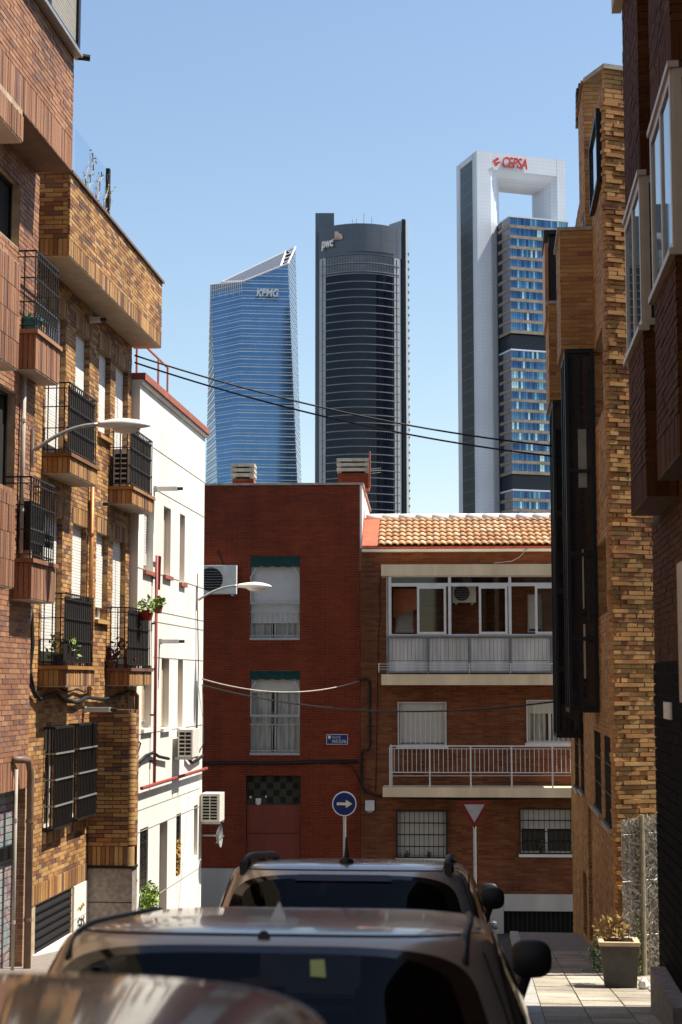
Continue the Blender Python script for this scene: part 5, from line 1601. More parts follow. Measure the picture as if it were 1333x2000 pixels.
pwid = 70 / FPX * pc.y
ph = (1930 - 1848) / FPX * pc.y
PLN = thing('planter', 'dark tapered planter box with pale wooden rim on the pavement', 'planter', pc)
x0, x1 = pc.x - pwid / 2, pc.x + pwid / 2
yb_, yf_ = pc.y + 0.36, pc.y
zb_ = gz(pc.y) + 0.10
P8 = [(x0 + 0.05, yf_ + 0.03, zb_), (x1 - 0.02, yf_ + 0.03, zb_), (x1 - 0.02, yb_ - 0.03, zb_), (x0 + 0.05, yb_ - 0.03, zb_), (x0, yf_, zb_ + ph), (x1, yf_, zb_ + ph), (x1, yb_, zb_ + ph), (x0, yb_, zb_ + ph)]
part(MB().hexa(P8), 'box', PLD, PLN)
m = MB()
for (a, b, c, d) in ((x0 - 0.02, x1 + 0.02, yf_ - 0.02, yf_ + 0.04), (x0 - 0.02, x1 + 0.02, yb_ - 0.04, yb_ + 0.02), (x0 - 0.02, x0 + 0.04, yf_ + 0.041, yb_ - 0.041), (x1 - 0.04, x1 + 0.02, yf_ + 0.041, yb_ - 0.041)):
    m.wbox(a, b, c, d, zb_ + ph - 0.005, zb_ + ph + 0.035)
part(m, 'rim', WOOD, PLN)
DRYL = plain('leaf_dry', (0.34, 0.22, 0.06), 0.8, var=0.5, scale=30)
PP_ = thing('planter_shrub', 'scruffy yellowing shrub growing behind the dark planter', 'shrub', (pc.x, pc.y + 0.2, zb_ + ph))
part(leaves_mb((pc.x - 0.05, pc.y + 0.3, zb_ + ph + 0.12), 0.22, 0.12, 0.2, 170, 0.035), 'foliage', DRYL, PP_)
part(leaves_mb((x0 + 0.02, pc.y + 0.5, zb_ + 0.3), 0.12, 0.12, 0.25, 160, 0.035), 'green_leaves', LEAF, PP_)
for k in range(6):
    part(MB().tube([(pc.x - 0.1 + 0.05 * k, pc.y + 0.3, zb_ + ph - 0.1), (pc.x - 0.25 + 0.1 * k, pc.y + 0.3, zb_ + ph + 0.25)], 0.004, 4), 'stem', PIPE, PP_)
CL = thing('climbing_plant', 'sparse green climber on the reed screen beside the planter', 'climber', (xL + 0.3, yS - 0.1, g0))
part(leaves_mb((at_depth(1240, 1800, yS).x, yS - 0.1, at_depth(1240, 1850, yS).z), 0.05, 0.05, 0.45, 150, 0.03), 'foliage', LEAF, CL)
part(MB().tube([(at_depth(1240, 1800, yS).x, yS - 0.1, g0), (at_depth(1238, 1800, yS).x, yS - 0.1, at_depth(1240, 1780, yS).z)], 0.006, 4), 'stem', PIPE, CL)
c = gpt(1258, 1932)
LT = thing('crumpled_litter', 'crumpled pale litter beside the planter foot', 'litter', c)
rs = random.Random(9)
part(MB().loft([[c + Vector((0.07 * q * math.cos(k) * rs.uniform(.6, 1.2), 0.07 * q * math.sin(k) * rs.uniform(.6, 1.2), z)) for k in range(6)] for q, z in ((0.6, 0), (1, 0.04), (0.8, 0.09), (0.2, 0.12))]), 'paper', PAPER, LT)
g = gpt(1140, 1898)
DG = part(MB().wbox(g.x - 0.02, g.x + 0.62, g.y, g.y + 0.12, gz(g.y) + 0.10, gz(g.y) + 0.134), 'drain_grate', STEEL, pr)
for k in range(22):
    part(MB().wbox(g.x + 0.0 + k * 0.027, g.x + 0.013 + k * 0.027, g.y + 0.015, g.y + 0.105, gz(g.y) + 0.134, gz(g.y) + 0.1375), 'slot', BLACKM, DG)
# ------------------------------------------------------------------ overhead cables and traffic signs
def span(a, b, s, rad, label, mat=CABLE):
    return solo(MB().tube(sag(a, b, s, 36), rad, 5), 'overhead_cable', mat, label, 'cable', smooth=True)
s1 = LW.P(*LW.uv(263, 694, 0.05), 0.05); s2 = LW.P(*LW.uv(263, 708, 0.05), 0.05)
e1 = at_depth(1079, 871, wy2 + 0.4); e2 = at_depth(1079, 891, wy2 + 0.4)
span(s1, e1, 0.20, 0.016, 'upper of two black cables strung across the sky')
span(s2, e2, 0.20, 0.016, 'lower of two black cables strung across the sky')
c1 = LW.P(*LW.uv(395, 1326, 0.08), 0.08); c2 = LW.P(*LW.uv(395, 1338, 0.08), 0.08)
span(c1, FF.P(*FF.uv(703, 1330, 0.06), 0.06), 0.27, 0.014, 'pale slack cable from the white house to the red brick house', CABLEW)
span(c2, at_depth(1086, 1370, wy2 + 0.3), 0.33, 0.016, 'dark slack cable crossing in front of the awninged window')
def sign_pole(x, y, d, r_, label, kind):
    c = at_depth(x, y, d)
    g = gz(c.y) + 0.0
    T = thing('traffic_sign', label, 'traffic sign', (c.x, c.y, g))
    fr = Fr(c.x, c.y, 5.33)
    part(MB().tube([(c.x, c.y + 0.04, g), (c.x, c.y + 0.04, c.z + (0.2 if kind == 'round' else 0.1))], 0.036, 8), 'pole', STEEL, T)
    if kind == 'round':
        n = 32
        for rr, w0, w1, mt, nm in ((r_, -0.01, 0.0, WHT, 'plate'), (r_ * 0.91, 0.0, 0.004, BLUE, 'blue_face')):
            m = MB()
            a = [fr.P(rr * math.cos(k * 2 * math.pi / n), c.z + rr * math.sin(k * 2 * math.pi / n), w0) for k in range(n)]
            b = [fr.P(rr * math.cos(k * 2 * math.pi / n), c.z + rr * math.sin(k * 2 * math.pi / n), w1) for k in range(n)]
            m.loft([a, b]); part(m, nm, mt, T)
        pts = [(-0.62, -0.11), (0.12, -0.11), (0.12, -0.34), (0.66, 0.0), (0.12, 0.34), (0.12, 0.11), (-0.62, 0.11)]
        part(MB().add([fr.P(r_ * x_, c.z + r_ * y_, 0.006) for x_, y_ in pts], [tuple(range(7))]), 'arrow', ARROW, T)
    else:
        def tri(s, w):
            return [fr.P(-s * 0.5, c.z + s * 0.2887, w), fr.P(0, c.z - s * 0.577, w), fr.P(s * 0.5, c.z + s * 0.2887, w)]
        part(MB().loft([tri(r_, -0.01), tri(r_, 0.0)]), 'plate', REDS, T)
        part(MB().loft([tri(r_ * 0.66, 0.0), tri(r_ * 0.66, 0.004)]), 'white_face', SGREY, T)
    for q in (-0.08, 0.08):
        part(MB().box(fr, -0.05, 0.05, c.z + q - 0.012, c.z + q + 0.012, -0.09, -0.011), 'clamp', STEEL, T)
    return T
ARROW = plain('arrow_cream', (0.72, 0.66, 0.50), 0.6)
REDS = plain('sign_red', (0.20, 0.012, 0.012), 0.5)
SGREY = plain('sign_white', (0.42, 0.40, 0.40), 0.6)
BLUE2 = plain('sign_blue', (0.008, 0.045, 0.20), 0.4)
sign_pole(673, 1570, 36.2, 23.5 / FPX * 36.2, 'round blue sign with cream arrow pointing right', 'round')
sign_pole(927, 1583, 36.2, 60 / FPX * 36.2, 'red and white inverted triangle give-way sign', 'tri')

# ------------------------------------------------------------------ far towers
def grid_mat(name, base, line, ang, su, sv, tu=0.08, tv=0.06, metal=0.6, rough=0.3, var=0.15, spec=0.5):
    m, nt, b, L = nodes(name)
    g = N(nt, 'ShaderNodeNewGeometry')
    def fr_(vec, s, t):
        d = N(nt, 'ShaderNodeVectorMath', operation='DOT_PRODUCT'); d.inputs[1].default_value = tuple(c / s for c in vec)
        L(g.outputs['Position'], d.inputs[0])
        f = N(nt, 'ShaderNodeMath', operation='FRACT'); L(d.outputs['Value'], f.inputs[0])
        c = N(nt, 'ShaderNodeMath', operation='LESS_THAN'); L(f.outputs[0], c.inputs[0]); c.inputs[1].default_value = t
        return c.outputs[0]
    a = fr_((math.cos(R(ang)) + math.sin(R(ang)), math.sin(R(ang)) - math.cos(R(ang)), 0), su, tu)
    v = fr_((0, 0, 1), sv, tv)
    mxm = N(nt, 'ShaderNodeMath', operation='MAXIMUM'); L(a, mxm.inputs[0]); L(v, mxm.inputs[1])
    n1 = noise(nt, 0.05, 3)
    c = mix(nt, 1.0, base, ramp(nt, n1, [(0.3, (1 - var,) * 3), (0.7, (1, 1, 1))]), 'MULTIPLY')
    c = mix(nt, mxm.outputs[0], c, line)
    L(c, b.inputs['Base Color'])
    b.inputs['Metallic'].default_value = metal; b.inputs['Roughness'].default_value = rough
    b.inputs['Specular IOR Level'].default_value = spec
    return m
def tower_text(body, fr, r, w, mat, parent, depth=0.3, shear=0.0, bold=0.0):
    return place_text(text_mesh(body, 1.0, mat, depth, shear, bold), 'lettering', parent, fr, r, w)
GB_ = -5.3
# --- portal tower
pc_ = at_depth(935, 700, 755)
A1 = 5.33 + 18
T1 = Fr(pc_.x, pc_.y, A1)
H1 = T1.uv(933, 294)[1]
PM = grid_mat('tower_panel', (0.64, 0.69, 0.77), (0.50, 0.55, 0.63), A1, 1.5, 1.75, 0.14, 0.12, 0.1, 0.5)
PDK = grid_mat('tower_side_louvre', (0.035, 0.042, 0.05), (0.10, 0.12, 0.14), A1, 30.0, 6.1, 0.01, 0.06, 0.1, 0.4)
PT = thing('portal_tower', 'pale portal-shaped tower with red lettering on its top beam', 'tower', (pc_.x, pc_.y, GB_))
LU = 47.0
def core(pts):
    return MB().loft([[T1.P(u, GB_, -d) for u, d in pts], [T1.P(u, H1, -d) for u, d in pts]])
part(core([(0, 0), (7.2, 0), (11.0, 2.0), (14.0, 6.0), (15.2, 9), (15.2, 17), (11, 24), (7.2, 26), (0, 26)]), 'core', PM, PT)
part(core([(LU, 0), (LU - 4.5, 0), (LU - 7.0, 2.0), (LU - 8.8, 6.0), (LU - 9.5, 9), (LU - 9.5, 17), (LU - 7, 24), (LU - 4.5, 26), (LU, 26)][::-1]), 'core', PM, PT)
prof = [(0.06, H1 - 0.06), (0.06, H1 - 8.5), (2.0, H1 - 11.5), (6, H1 - 13.2), (9, H1 - 13.8), (17, H1 - 13.8), (24, H1 - 11), (25.9, H1 - 8.5), (25.9, H1 - 0.06)]
part(MB().loft([[T1.P(5.0, z, -d) for d, z in prof], [T1.P(LU - 3.0, z, -d) for d, z in prof]]), 'top_beam', PM, PT)
SD = Fr(T1.P(0, 0, 0).x, T1.P(0, 0, 0).y, A1 + 90, flip=True)
part(MB().box(SD, 5.2, 20.5, GB_, H1 - 3.0, 0.02, 0.12), 'side_louvres', PDK, PT)
for k in (4.4, 21.2):
    part(MB().box(SD, k, k + 0.4, GB_, H1, 0.0, 0.3), 'side_fin', PM, PT)
BW_ = 14.0
uA, uB = 10.6, 10.6 + 31.0
GLW = bpy.data.materials.new('tower_window'); GLW.use_nodes = True
nt = GLW.node_tree; b_ = nt.nodes['Principled BSDF']
g_ = N(nt, 'ShaderNodeNewGeometry')
oi_ = N(nt, 'ShaderNodeObjectInfo'); ad_ = N(nt, 'ShaderNodeMath', operation='MULTIPLY_ADD'); ad_.inputs[1].default_value = 7.3
nt.links.new(g_.outputs['Random Per Island'], ad_.inputs[0]); nt.links.new(oi_.outputs['Random'], ad_.inputs[2])
fr_n = N(nt, 'ShaderNodeMath', operation='FRACT'); nt.links.new(ad_.outputs[0], fr_n.inputs[0])
cc_ = ramp(nt, fr_n.outputs[0], [(0, (0.05, 0.15, 0.30)), (0.28, (0.03, 0.10, 0.23)), (0.5, (0.08, 0.22, 0.38)), (0.66, (0.02, 0.06, 0.15)), (0.82, (0.20, 0.42, 0.52)), (0.92, (0.50, 0.68, 0.66))], 'CONSTANT')
nt.links.new(cc_, b_.inputs['Base Color']); b_.inputs['Metallic'].default_value = 0.35; b_.inputs['Roughness'].default_value = 0.12
SPN = plain('tower_spandrel', (0.30, 0.25, 0.20), 0.6, 0.2, var=0.4, scale=0.4)
SIDEP = plain('tower_side_panel', (0.20, 0.21, 0.26), 0.35, 0.3, var=0.2, scale=0.2)
NAVY = plain('tower_dark', (0.006, 0.010, 0.022), 0.3, 0.0)
for (ya, yb, nfl) in ((424, 650, 11), (684, 925, 12), (958, 1330, 18)):
    za = T1.uv(1000, ya, BW_)[1]; zb_ = T1.uv(1000, yb, BW_)[1]
    O = part(MB().box(T1, uA + 0.4, uB - 0.4, zb_, za, -13.0, BW_ - 0.6), 'office_block', NAVY, PT)
    fh = (za - zb_) / nfl
    for f in range(nfl):
        z0 = zb_ + f * fh
        part(MB().box(T1, uA, uB, z0, z0 + fh * 0.30, 0.0, BW_), 'spandrel', SPN, O)
        m = MB(); npn = 26
        for k in range(npn):
            a = uA + 0.3 + (uB - uA - 0.6) * k / npn
            m.box(T1, a + 0.06, a + (uB - uA - 0.6) / npn - 0.10, z0 + fh * 0.32, z0 + fh * 0.985, BW_ - 0.55, BW_ - 0.28)
        part(m, 'window_band', GLW, O, kind='stuff')
        part(MB().box(T1, uA + 0.2, uA + 0.42, z0 + fh * 0.34, z0 + fh * 0.98, 4.5, BW_ - 0.3), 'end_panel', SIDEP, O)
    part(MB().box(T1, uA, uB, za + 0.002, za + 0.7, 0.0, BW_ + 0.2), 'cap', PM, O)
for (ya, yb) in ((650, 684), (925, 958)):
    za = T1.uv(1000, ya, BW_)[1]; zb_ = T1.uv(1000, yb, BW_)[1]
    part(MB().box(T1, uA + 1.0, uB - 1.0, zb_ + 0.01, za - 0.01, -12.9, BW_ - 2.0), 'plant_floor', NAVY, PT)
REDL = plain('red_letter', (0.55, 0.035, 0.03), 0.5)
r_ = T1.rect(982, 326, 1030, 311, 0.5)
tower_text('CEPSA', T1, (r_[0], r_[1], r_[2], r_[3]), 0.6, REDL, PT, 0.3, 0.2, 0.01)
def u_px(x, y):
    return T1.uv(x, y, 0.6)
for quad in (((961, 316), (972, 307), (976, 311), (966, 317)), ((966, 317), (979, 315), (977, 319), (964, 321)), ((966, 321), (975, 319), (970, 325), (967, 324))):
    part(MB().add([T1.P(*u_px(x, y), 0.6) for x, y in quad], [(0, 1, 2, 3)]), 'emblem', REDL, PT)

# --- dark curved tower
pd_ = at_depth(704, 700, 820)
T2 = Fr(pd_.x, pd_.y, 5.33)
CT_ = thing('curved_tower', 'dark grey curved tower with white lettering near the top', 'tower', (pd_.x, pd_.y, GB_))
U0 = 82.5 / FPX * 820; SG = 10.0
def arc_w(u, off=0.0):
    return SG * (1 - (u / U0) ** 2) + off
def arc(mb, ua, ub, za, zb, off, thick, n=30):
    A = [ua + (ub - ua) * k / n for k in range(n + 1)]
    r0 = [T2.P(u, za, arc_w(u, off)) for u in A] + [T2.P(u, za, arc_w(u, off - thick)) for u in A[::-1]]
    r1 = [T2.P(u, zb, arc_w(u, off)) for u in A] + [T2.P(u, zb, arc_w(u, off - thick)) for u in A[::-1]]
    mb.loft([r0, r1]); return mb
z2 = lambda y: T2.uv(704, y, SG)[1]
GREYM = grid_mat('tower_grey_metal', (0.095, 0.11, 0.135), (0.06, 0.07, 0.09), 5.33, 3.0, 4.0, 0.05, 0.03, 0.3, 0.35)
SILV = plain('tower_silver', (0.33, 0.35, 0.37), 0.4, 0.3, var=0.15, scale=0.2)
DKGL = glass_mat('tower_dark_glass', (0.006, 0.012, 0.030), 0.08, 0.0, 0.35)
MUL = plain('tower_mullion', (0.022, 0.028, 0.04), 0.4, 0.2)
BD = plain('tower_band', (0.22, 0.24, 0.26), 0.4, 0.3, var=0.2, scale=0.3)
zt_ = z2(436)
part(arc(MB(), -U0, U0, z2(497), zt_, 0.0, 30.0), 'crown', GREYM, CT_, smooth=False)
part(arc(MB(), -U0 + 0.3, U0 - 0.3, GB_, z2(497) - 0.01, -0.6, 28.0), 'shaft', GREYM, CT_)
uu = lambda x: (x - 704) / FPX * 820
part(arc(MB(), uu(636), uu(771), GB_, z2(533), -0.25, 0.4), 'curtain_glass', DKGL, CT_)
part(arc(MB(), uu(623), uu(635.5), GB_, z2(497) - 0.02, 0.0, 0.5, 6), 'edge_panels', SILV, CT_)
part(arc(MB(), uu(771.5), uu(783), GB_, z2(497) - 0.02, 0.0, 0.5, 6), 'edge_panels', SILV, CT_)
for y in (497.5, 514):
    m = MB()
    for k in range(44):
        u = uu(635) + (uu(772) - uu(635)) * k / 44
        m.box(T2, u, u + 0.45, z2(y + 14.5), z2(y + 1), arc_w(u, -0.7), arc_w(u, 0.25))
    part(m, 'louvre_fins', BD, CT_, kind='stuff')
    part(arc(MB(), uu(626), uu(782), z2(y + 16.2), z2(y + 14.7), 0.45, 0.9), 'floor_band', BD, CT_)
y = 533.0
while y < 1010:
    part(arc(MB(), uu(626), uu(782), z2(y + 1.5), z2(y), 0.15, 0.5), 'floor_band', BD, CT_)
    y += 15.35
m = MB()
for k in range(40):
    u = uu(636) + (uu(771) - uu(636)) * k / 39
    m.box(T2, u - 0.07, u + 0.07, GB_, z2(533), arc_w(u, -0.4), arc_w(u, 0.10))
part(m, 'mullions', MUL, CT_, kind='stuff')
m = MB()
for k in range(5):
    for q in (623.5, 629.5, 635, 772, 777.5, 783):
        pass
for q in (629, 777):
    u = uu(q); m.box(T2, u - 0.15, u + 0.15, GB_, z2(500), arc_w(u, -0.2), arc_w(u, 0.35))
part(m, 'edge_mullion', GREYM, CT_)
m = MB()
for k in range(34):
    u = uu(636) + (uu(768) - uu(636)) * k / 33
    m.box(T2, u, u + 0.7, z2(492.5), z2(490), arc_w(u, -0.2), arc_w(u, 0.06))
part(m, 'vent_holes', NAVY, CT_, kind='stuff')
zl_ = T2.uv(634, 416, -6)[1]
part(MB().box(T2, uu(616) * 1.02, uu(652), GB_, zl_, -25, -6), 'corner_slab', GREYM, CT_)
zr_ = T2.uv(790, 428, -4)[1]
rs_ = [(uu(764), -26), (uu(764), -14), (uu(789), -6), (uu(796), -4), (uu(803.5), -16), (uu(803.5), -26)]
part(MB().loft([[T2.P(u, GB_, w) for u, w in rs_], [T2.P(u, zr_, w) for u, w in rs_]]), 'corner_slab', SILV, CT_)
part(MB().box(T2, uu(788.0), uu(793.5), GB_, zr_ - 0.5, -8, -2.0), 'dark_slot', NAVY, CT_)
m = MB()
yk = 470.0
while yk < 1010:
    m.box(T2, uu(803), uu(804.2), z2(yk + 3), z2(yk), -18, -13); yk += 15.35
part(m, 'side_ledges', GREYM, CT_, kind='stuff')
for x, yt, wd_ in ((705, 431, 2.2), (715, 431, 3.4)):
    part(MB().box(T2, uu(x), uu(x) + wd_, zt_ - 0.5, z2(yt), -6, -3), 'roof_plant', NAVY, CT_)
for x, yt in ((712, 416), (728, 423), (689, 428), (697, 427)):
    part(MB().tube([T2.P(uu(x), zt_, -6), T2.P(uu(x), T2.uv(x, yt, -6)[1], -6)], 0.16, 4), 'aerial', SILV, CT_)
part(MB().tube([T2.P(uu(655), zt_, -8), T2.P(uu(672), zt_ + 1.0, -8), T2.P(uu(689), zt_ + 2.6, -8)], 0.35, 5), 'gantry', SILV, CT_)
LET = plain('white_letter', (0.80, 0.80, 0.78), 0.5)
tu = uu(645)
q_ = T2.rect(632, 488, 659, 470, arc_w(tu) + 1.0)
ft = Fr(T2.P(q_[0], 0, arc_w(q_[0])).x, T2.P(q_[0], 0, arc_w(q_[0])).y, 5.33 - math.degrees(math.atan2(arc_w(q_[1]) - arc_w(q_[0]), q_[1] - q_[0])))
tower_text('pwc', ft, (0, q_[1] - q_[0], q_[2], q_[3]), 1.6, LET, CT_, 0.3, 0.12, 0.03)
LOGO = plain('logo_peach', (0.60, 0.47, 0.40), 0.5); LOGO2 = plain('logo_pink', (0.42, 0.24, 0.22), 0.5)
for (x0, y0, x1, y1, mt) in ((654, 452, 662, 466, LOGO), (661.5, 456, 667, 466, LOGO), (666.5, 459, 669.5, 466, LOGO), (654, 464, 668, 468, LOGO2), (649, 466.5, 654, 467.8, LET)):
    u_ = uu((x0 + x1) / 2)
    a, b, c, d = T2.rect(x0, y0, x1, y1, arc_w(u_) + 1)
    part(MB().box(T2, a, b, c, d, arc_w(u_) + 0.3, arc_w(u_) + 0.9 + 0.05 * (x0 % 3)), 'emblem', mt, CT_)

# --- faceted blue glass tower
XT = thing('faceted_tower', 'blue faceted glass tower with a slanting pointed top', 'tower', at_depth(490, 1340, 930))
ED = {'LB': (412, 402, 985, 950, 556), 'L': (412.6, 425, 947, 920, 557), 'F': (474.5, 453, 928, 921, 551), 'R': (564.3, 581.5, 931, 928, 516), 'B': (579.2, 589.2, 966, 957, 484)}
EP = {}
for k, (xa, xb, dt_, d, yt) in ED.items():
    sl_ = (xb - xa) / 395.0
    top = at_depth(xa + (yt - 555) * sl_, yt, dt_)
    bot = at_depth(xa + (1345 - 555) * sl_, 1345, d)
    EP[k] = (bot, top)
def epz(k, z):
    b, t = EP[k]
    return b.lerp(t, (z - b.z) / (t.z - b.z))
K1 = at_depth(433, 552, 990); K2 = at_depth(559, 492, 1010)
def kb(p):
    return Vector((p.x, p.y, GB_))
GLX = grid_mat('blue_curtain_glass', (0.11, 0.225, 0.39), (0.16, 0.29, 0.46), 23.0, 1.6, 3.9, 0.10, 0.0, 0.75, 0.10, 0.25)
XR = plain('tower_white_frame', (0.72, 0.70, 0.66), 0.5, 0.1, var=0.1)
RFX = grid_mat('tower_roof_panels', (0.10, 0.098, 0.12), (0.20, 0.195, 0.21), 23.0, 5.0, 3.0, 0.12, 0.12, 0.1, 0.4)
def facet(a, b, n=40):
    m = MB()
    L_ = [EP[a][0].lerp(EP[a][1], i / n) for i in range(n + 1)]; R_ = [EP[b][0].lerp(EP[b][1], i / n) for i in range(n + 1)]
    m.add(L_ + R_, [(i, n + 1 + i, n + 2 + i, i + 1) for i in range(n)])
    return m
for a, b in (('LB', 'L'), ('L', 'F'), ('F', 'R'), ('R', 'B')):
    part(facet(a, b), 'glass_facet', GLX, XT)
m = MB()
m.quad(EP['B'][0], kb(K2), K2, EP['B'][1]); m.quad(kb(K2), kb(K1), K1, K2); m.quad(kb(K1), EP['LB'][0], EP['LB'][1], K1)
part(m, 'rear_facets', GLX, XT)
FT, RT_, BT, LT_, LBT = EP['F'][1], EP['R'][1], EP['B'][1], EP['L'][1], EP['LB'][1]
Rin = FT.lerp(RT_, 0.84)
part(MB().add([FT, Rin, K2, K1], [(0, 1, 2, 3)]), 'sloping_roof', RFX, XT)
part(MB().add([LT_, FT, K1, LBT], [(0, 1, 2, 3)]), 'low_roof', plain('roof_olive', (0.12, 0.13, 0.08), 0.8), XT)
part(MB().add([Rin - Vector((0, 0, 3)), RT_ - Vector((0, 0, 3)), BT - Vector((0, 0, 9)), K2 - Vector((0, 0, 3))], [(0, 1, 2, 3)]), 'crown_deck', SILV, XT)
for q in (0.25, 0.5, 0.75):
    part(MB().tube([Rin.lerp(K2, q), RT_.lerp(BT, q)], 0.4, 5), 'roof_beam', XR, XT)
up = Vector((0, 0, 0.4))
for a, b, rr in ((FT, RT_, 0.5), (RT_, BT, 0.5), (K1, FT, 0.5), (Rin, K2, 0.7), (K2, BT, 0.5), (K1, K2, 0.3), (LBT, LT_, 0.35), (LT_, FT, 0.3)):
    part(MB().tube([a + up, b + up], rr, 6), 'roof_beam', XR, XT)
def facet_pt(a, b, z):
    """the two ends of a level line on one facet"""
    ta, tb = EP[a][1], EP[b][1]
    pa = epz(a, z) if z <= ta.z else ta.lerp(tb, (z - ta.z) / (tb.z - ta.z)) if tb.z > ta.z and z <= tb.z else None
    pb = epz(b, z) if z <= tb.z else tb.lerp(ta, (z - tb.z) / (ta.z - tb.z)) if ta.z > tb.z and z <= ta.z else None
    return pa, pb
BDX = plain('tower_blue_band', (0.52, 0.60, 0.68), 0.4, 0.2, var=0.2, scale=0.2)
zf = 70.0
while zf < EP['B'][1].z - 2:
    for z0, h in ((zf, 0.48), (zf + 1.75, 0.28)):
        m = MB()
        for a, b in (('LB', 'L'), ('L', 'F'), ('F', 'R'), ('R', 'B')):
            p0_, p1_ = facet_pt(a, b, z0); q0_, q1_ = facet_pt(a, b, z0 + h)
            if None in (p0_, p1_, q0_, q1_):
                continue
            nrm = (p1_ - p0_).cross(Vector((0, 0, 1))).normalized() * 0.3
            if nrm.dot(EYE - p0_) < 0:
                nrm = -nrm
            if a == 'L':
                nrm *= 0.15
            m.hexa([p0_, p1_, q1_, q0_, p0_ + nrm, p1_ + nrm, q1_ + nrm, q0_ + nrm])
        if m.f:
            part(m, 'floor_band', BDX, XT)
    zf += 4.55
L0 = EP['L'][1]; d_ = (EP['F'][1] - L0)
for k in range(16):
    a = L0 + d_ * ((k + 0.3) / 16)
    o_ = Vector((0.3, -1.0, 0)) * 0.5
    bq = a - Vector((0, 0, 7.0 + 1.6 * math.sin(k * 1.9)))
    part(MB().tube([a + o_, bq + o_], [0.32, 0.12], 5), 'crown_strut', XR, XT)
zk = at_depth(520, 573, 929).z
pa, pb = epz('F', zk), epz('R', zk)
fk = Fr(pa.x, pa.y, math.degrees(math.atan2(pb.y - pa.y, pb.x - pa.x)))
ra = fk.rect(501, 581, 544, 567, 1.5)
tower_text('KPMG', fk, ra, 4.5, LET, XT, 0.3, 0.18, 0.012)
# ------------------------------------------------------------------ parked cars
def interp(tab, z):
    for a, b in zip(tab, tab[1:]):
        if z <= b[0]:
            t = (z - a[0]) / (b[0] - a[0])
            return [p + (q - p) * t for p, q in zip(a[1:], b[1:])]
    return list(tab[-1][1:])
def smooth_tab(tab, n):
    """monotone resampling with Catmull-Rom so the shell curves instead of creasing"""
    out = []
    for i in range(len(tab) - 1):
        p0, p1, p2, p3 = tab[max(i - 1, 0)], tab[i], tab[i + 1], tab[min(i + 2, len(tab) - 1)]
        for k in range(n):
            t = k / n
            row = []
            for c in range(len(p1)):
                if c == 0:
                    row.append(p1[0] + (p2[0] - p1[0]) * t); continue
                m1 = (p2[c] - p0[c]) / max(1e-6, p2[0] - p0[0]) * (p2[0] - p1[0])
                m2 = (p3[c] - p1[c]) / max(1e-6, p3[0] - p1[0]) * (p2[0] - p1[0])
                h = (2 * t ** 3 - 3 * t ** 2 + 1) * p1[c] + (t ** 3 - 2 * t ** 2 + t) * m1 + (-2 * t ** 3 + 3 * t ** 2) * p2[c] + (t ** 3 - t ** 2) * m2
                lo, hi = min(p1[c], p2[c]), max(p1[c], p2[c])
                row.append(min(max(h, lo), hi))
            out.append(row)
    out.append(list(tab[-1]))
    return out
def paint(name, col, flake=0.25, rough=0.32):
    m, nt, b, L = nodes(name)
    n1 = noise(nt, 3.0, 5)
    dust = noise(nt, 14.0, 6)
    c = mix(nt, 1.0, col, ramp(nt, n1, [(0.3, (0.85,) * 3), (0.7, (1.0,) * 3)]), 'MULTIPLY')
    c = mix(nt, ramp(nt, dust, [(0.42, (0, 0, 0)), (0.75, (0.22, 0.22, 0.22))]), c, (0.42, 0.36, 0.28))
    L(c, b.inputs['Base Color'])
    b.inputs['Metallic'].default_value = flake; b.inputs['Roughness'].default_value = rough
    b.inputs['Coat Weight'].default_value = 0.8; b.inputs['Coat Roughness'].default_value = 0.06
    return m
BRK = plain('brake_lens', (0.03, 0.004, 0.004), 0.2, coat=0.6)
TYRE = plain('tyre_rubber', (0.02, 0.02, 0.02), 0.9); RIM = plain('alloy_rim', (0.5, 0.5, 0.5), 0.3, 0.8)
TRIM = plain('black_trim', (0.012, 0.012, 0.013), 0.5); REDGL = plain('tail_light_red', (0.25, 0.01, 0.01), 0.2, coat=1.0)
FRIT = plain('glass_frit', (0.006, 0.006, 0.007), 0.12, coat=0.6, spec=0.5)
CARGL = clear_glass('car_glass', (0.16, 0.17, 0.18), 1.32); CHROME = plain('chrome', (0.6, 0.6, 0.6), 0.15, 1.0, var=0.05)
SEATM = plain('seat_fabric', (0.03, 0.03, 0.034), 0.9); PLATE = plain('number_plate', (0.6, 0.6, 0.58), 0.5)
LAMPC = plain('head_lamp', (0.5, 0.5, 0.52), 0.1, coat=1.0)
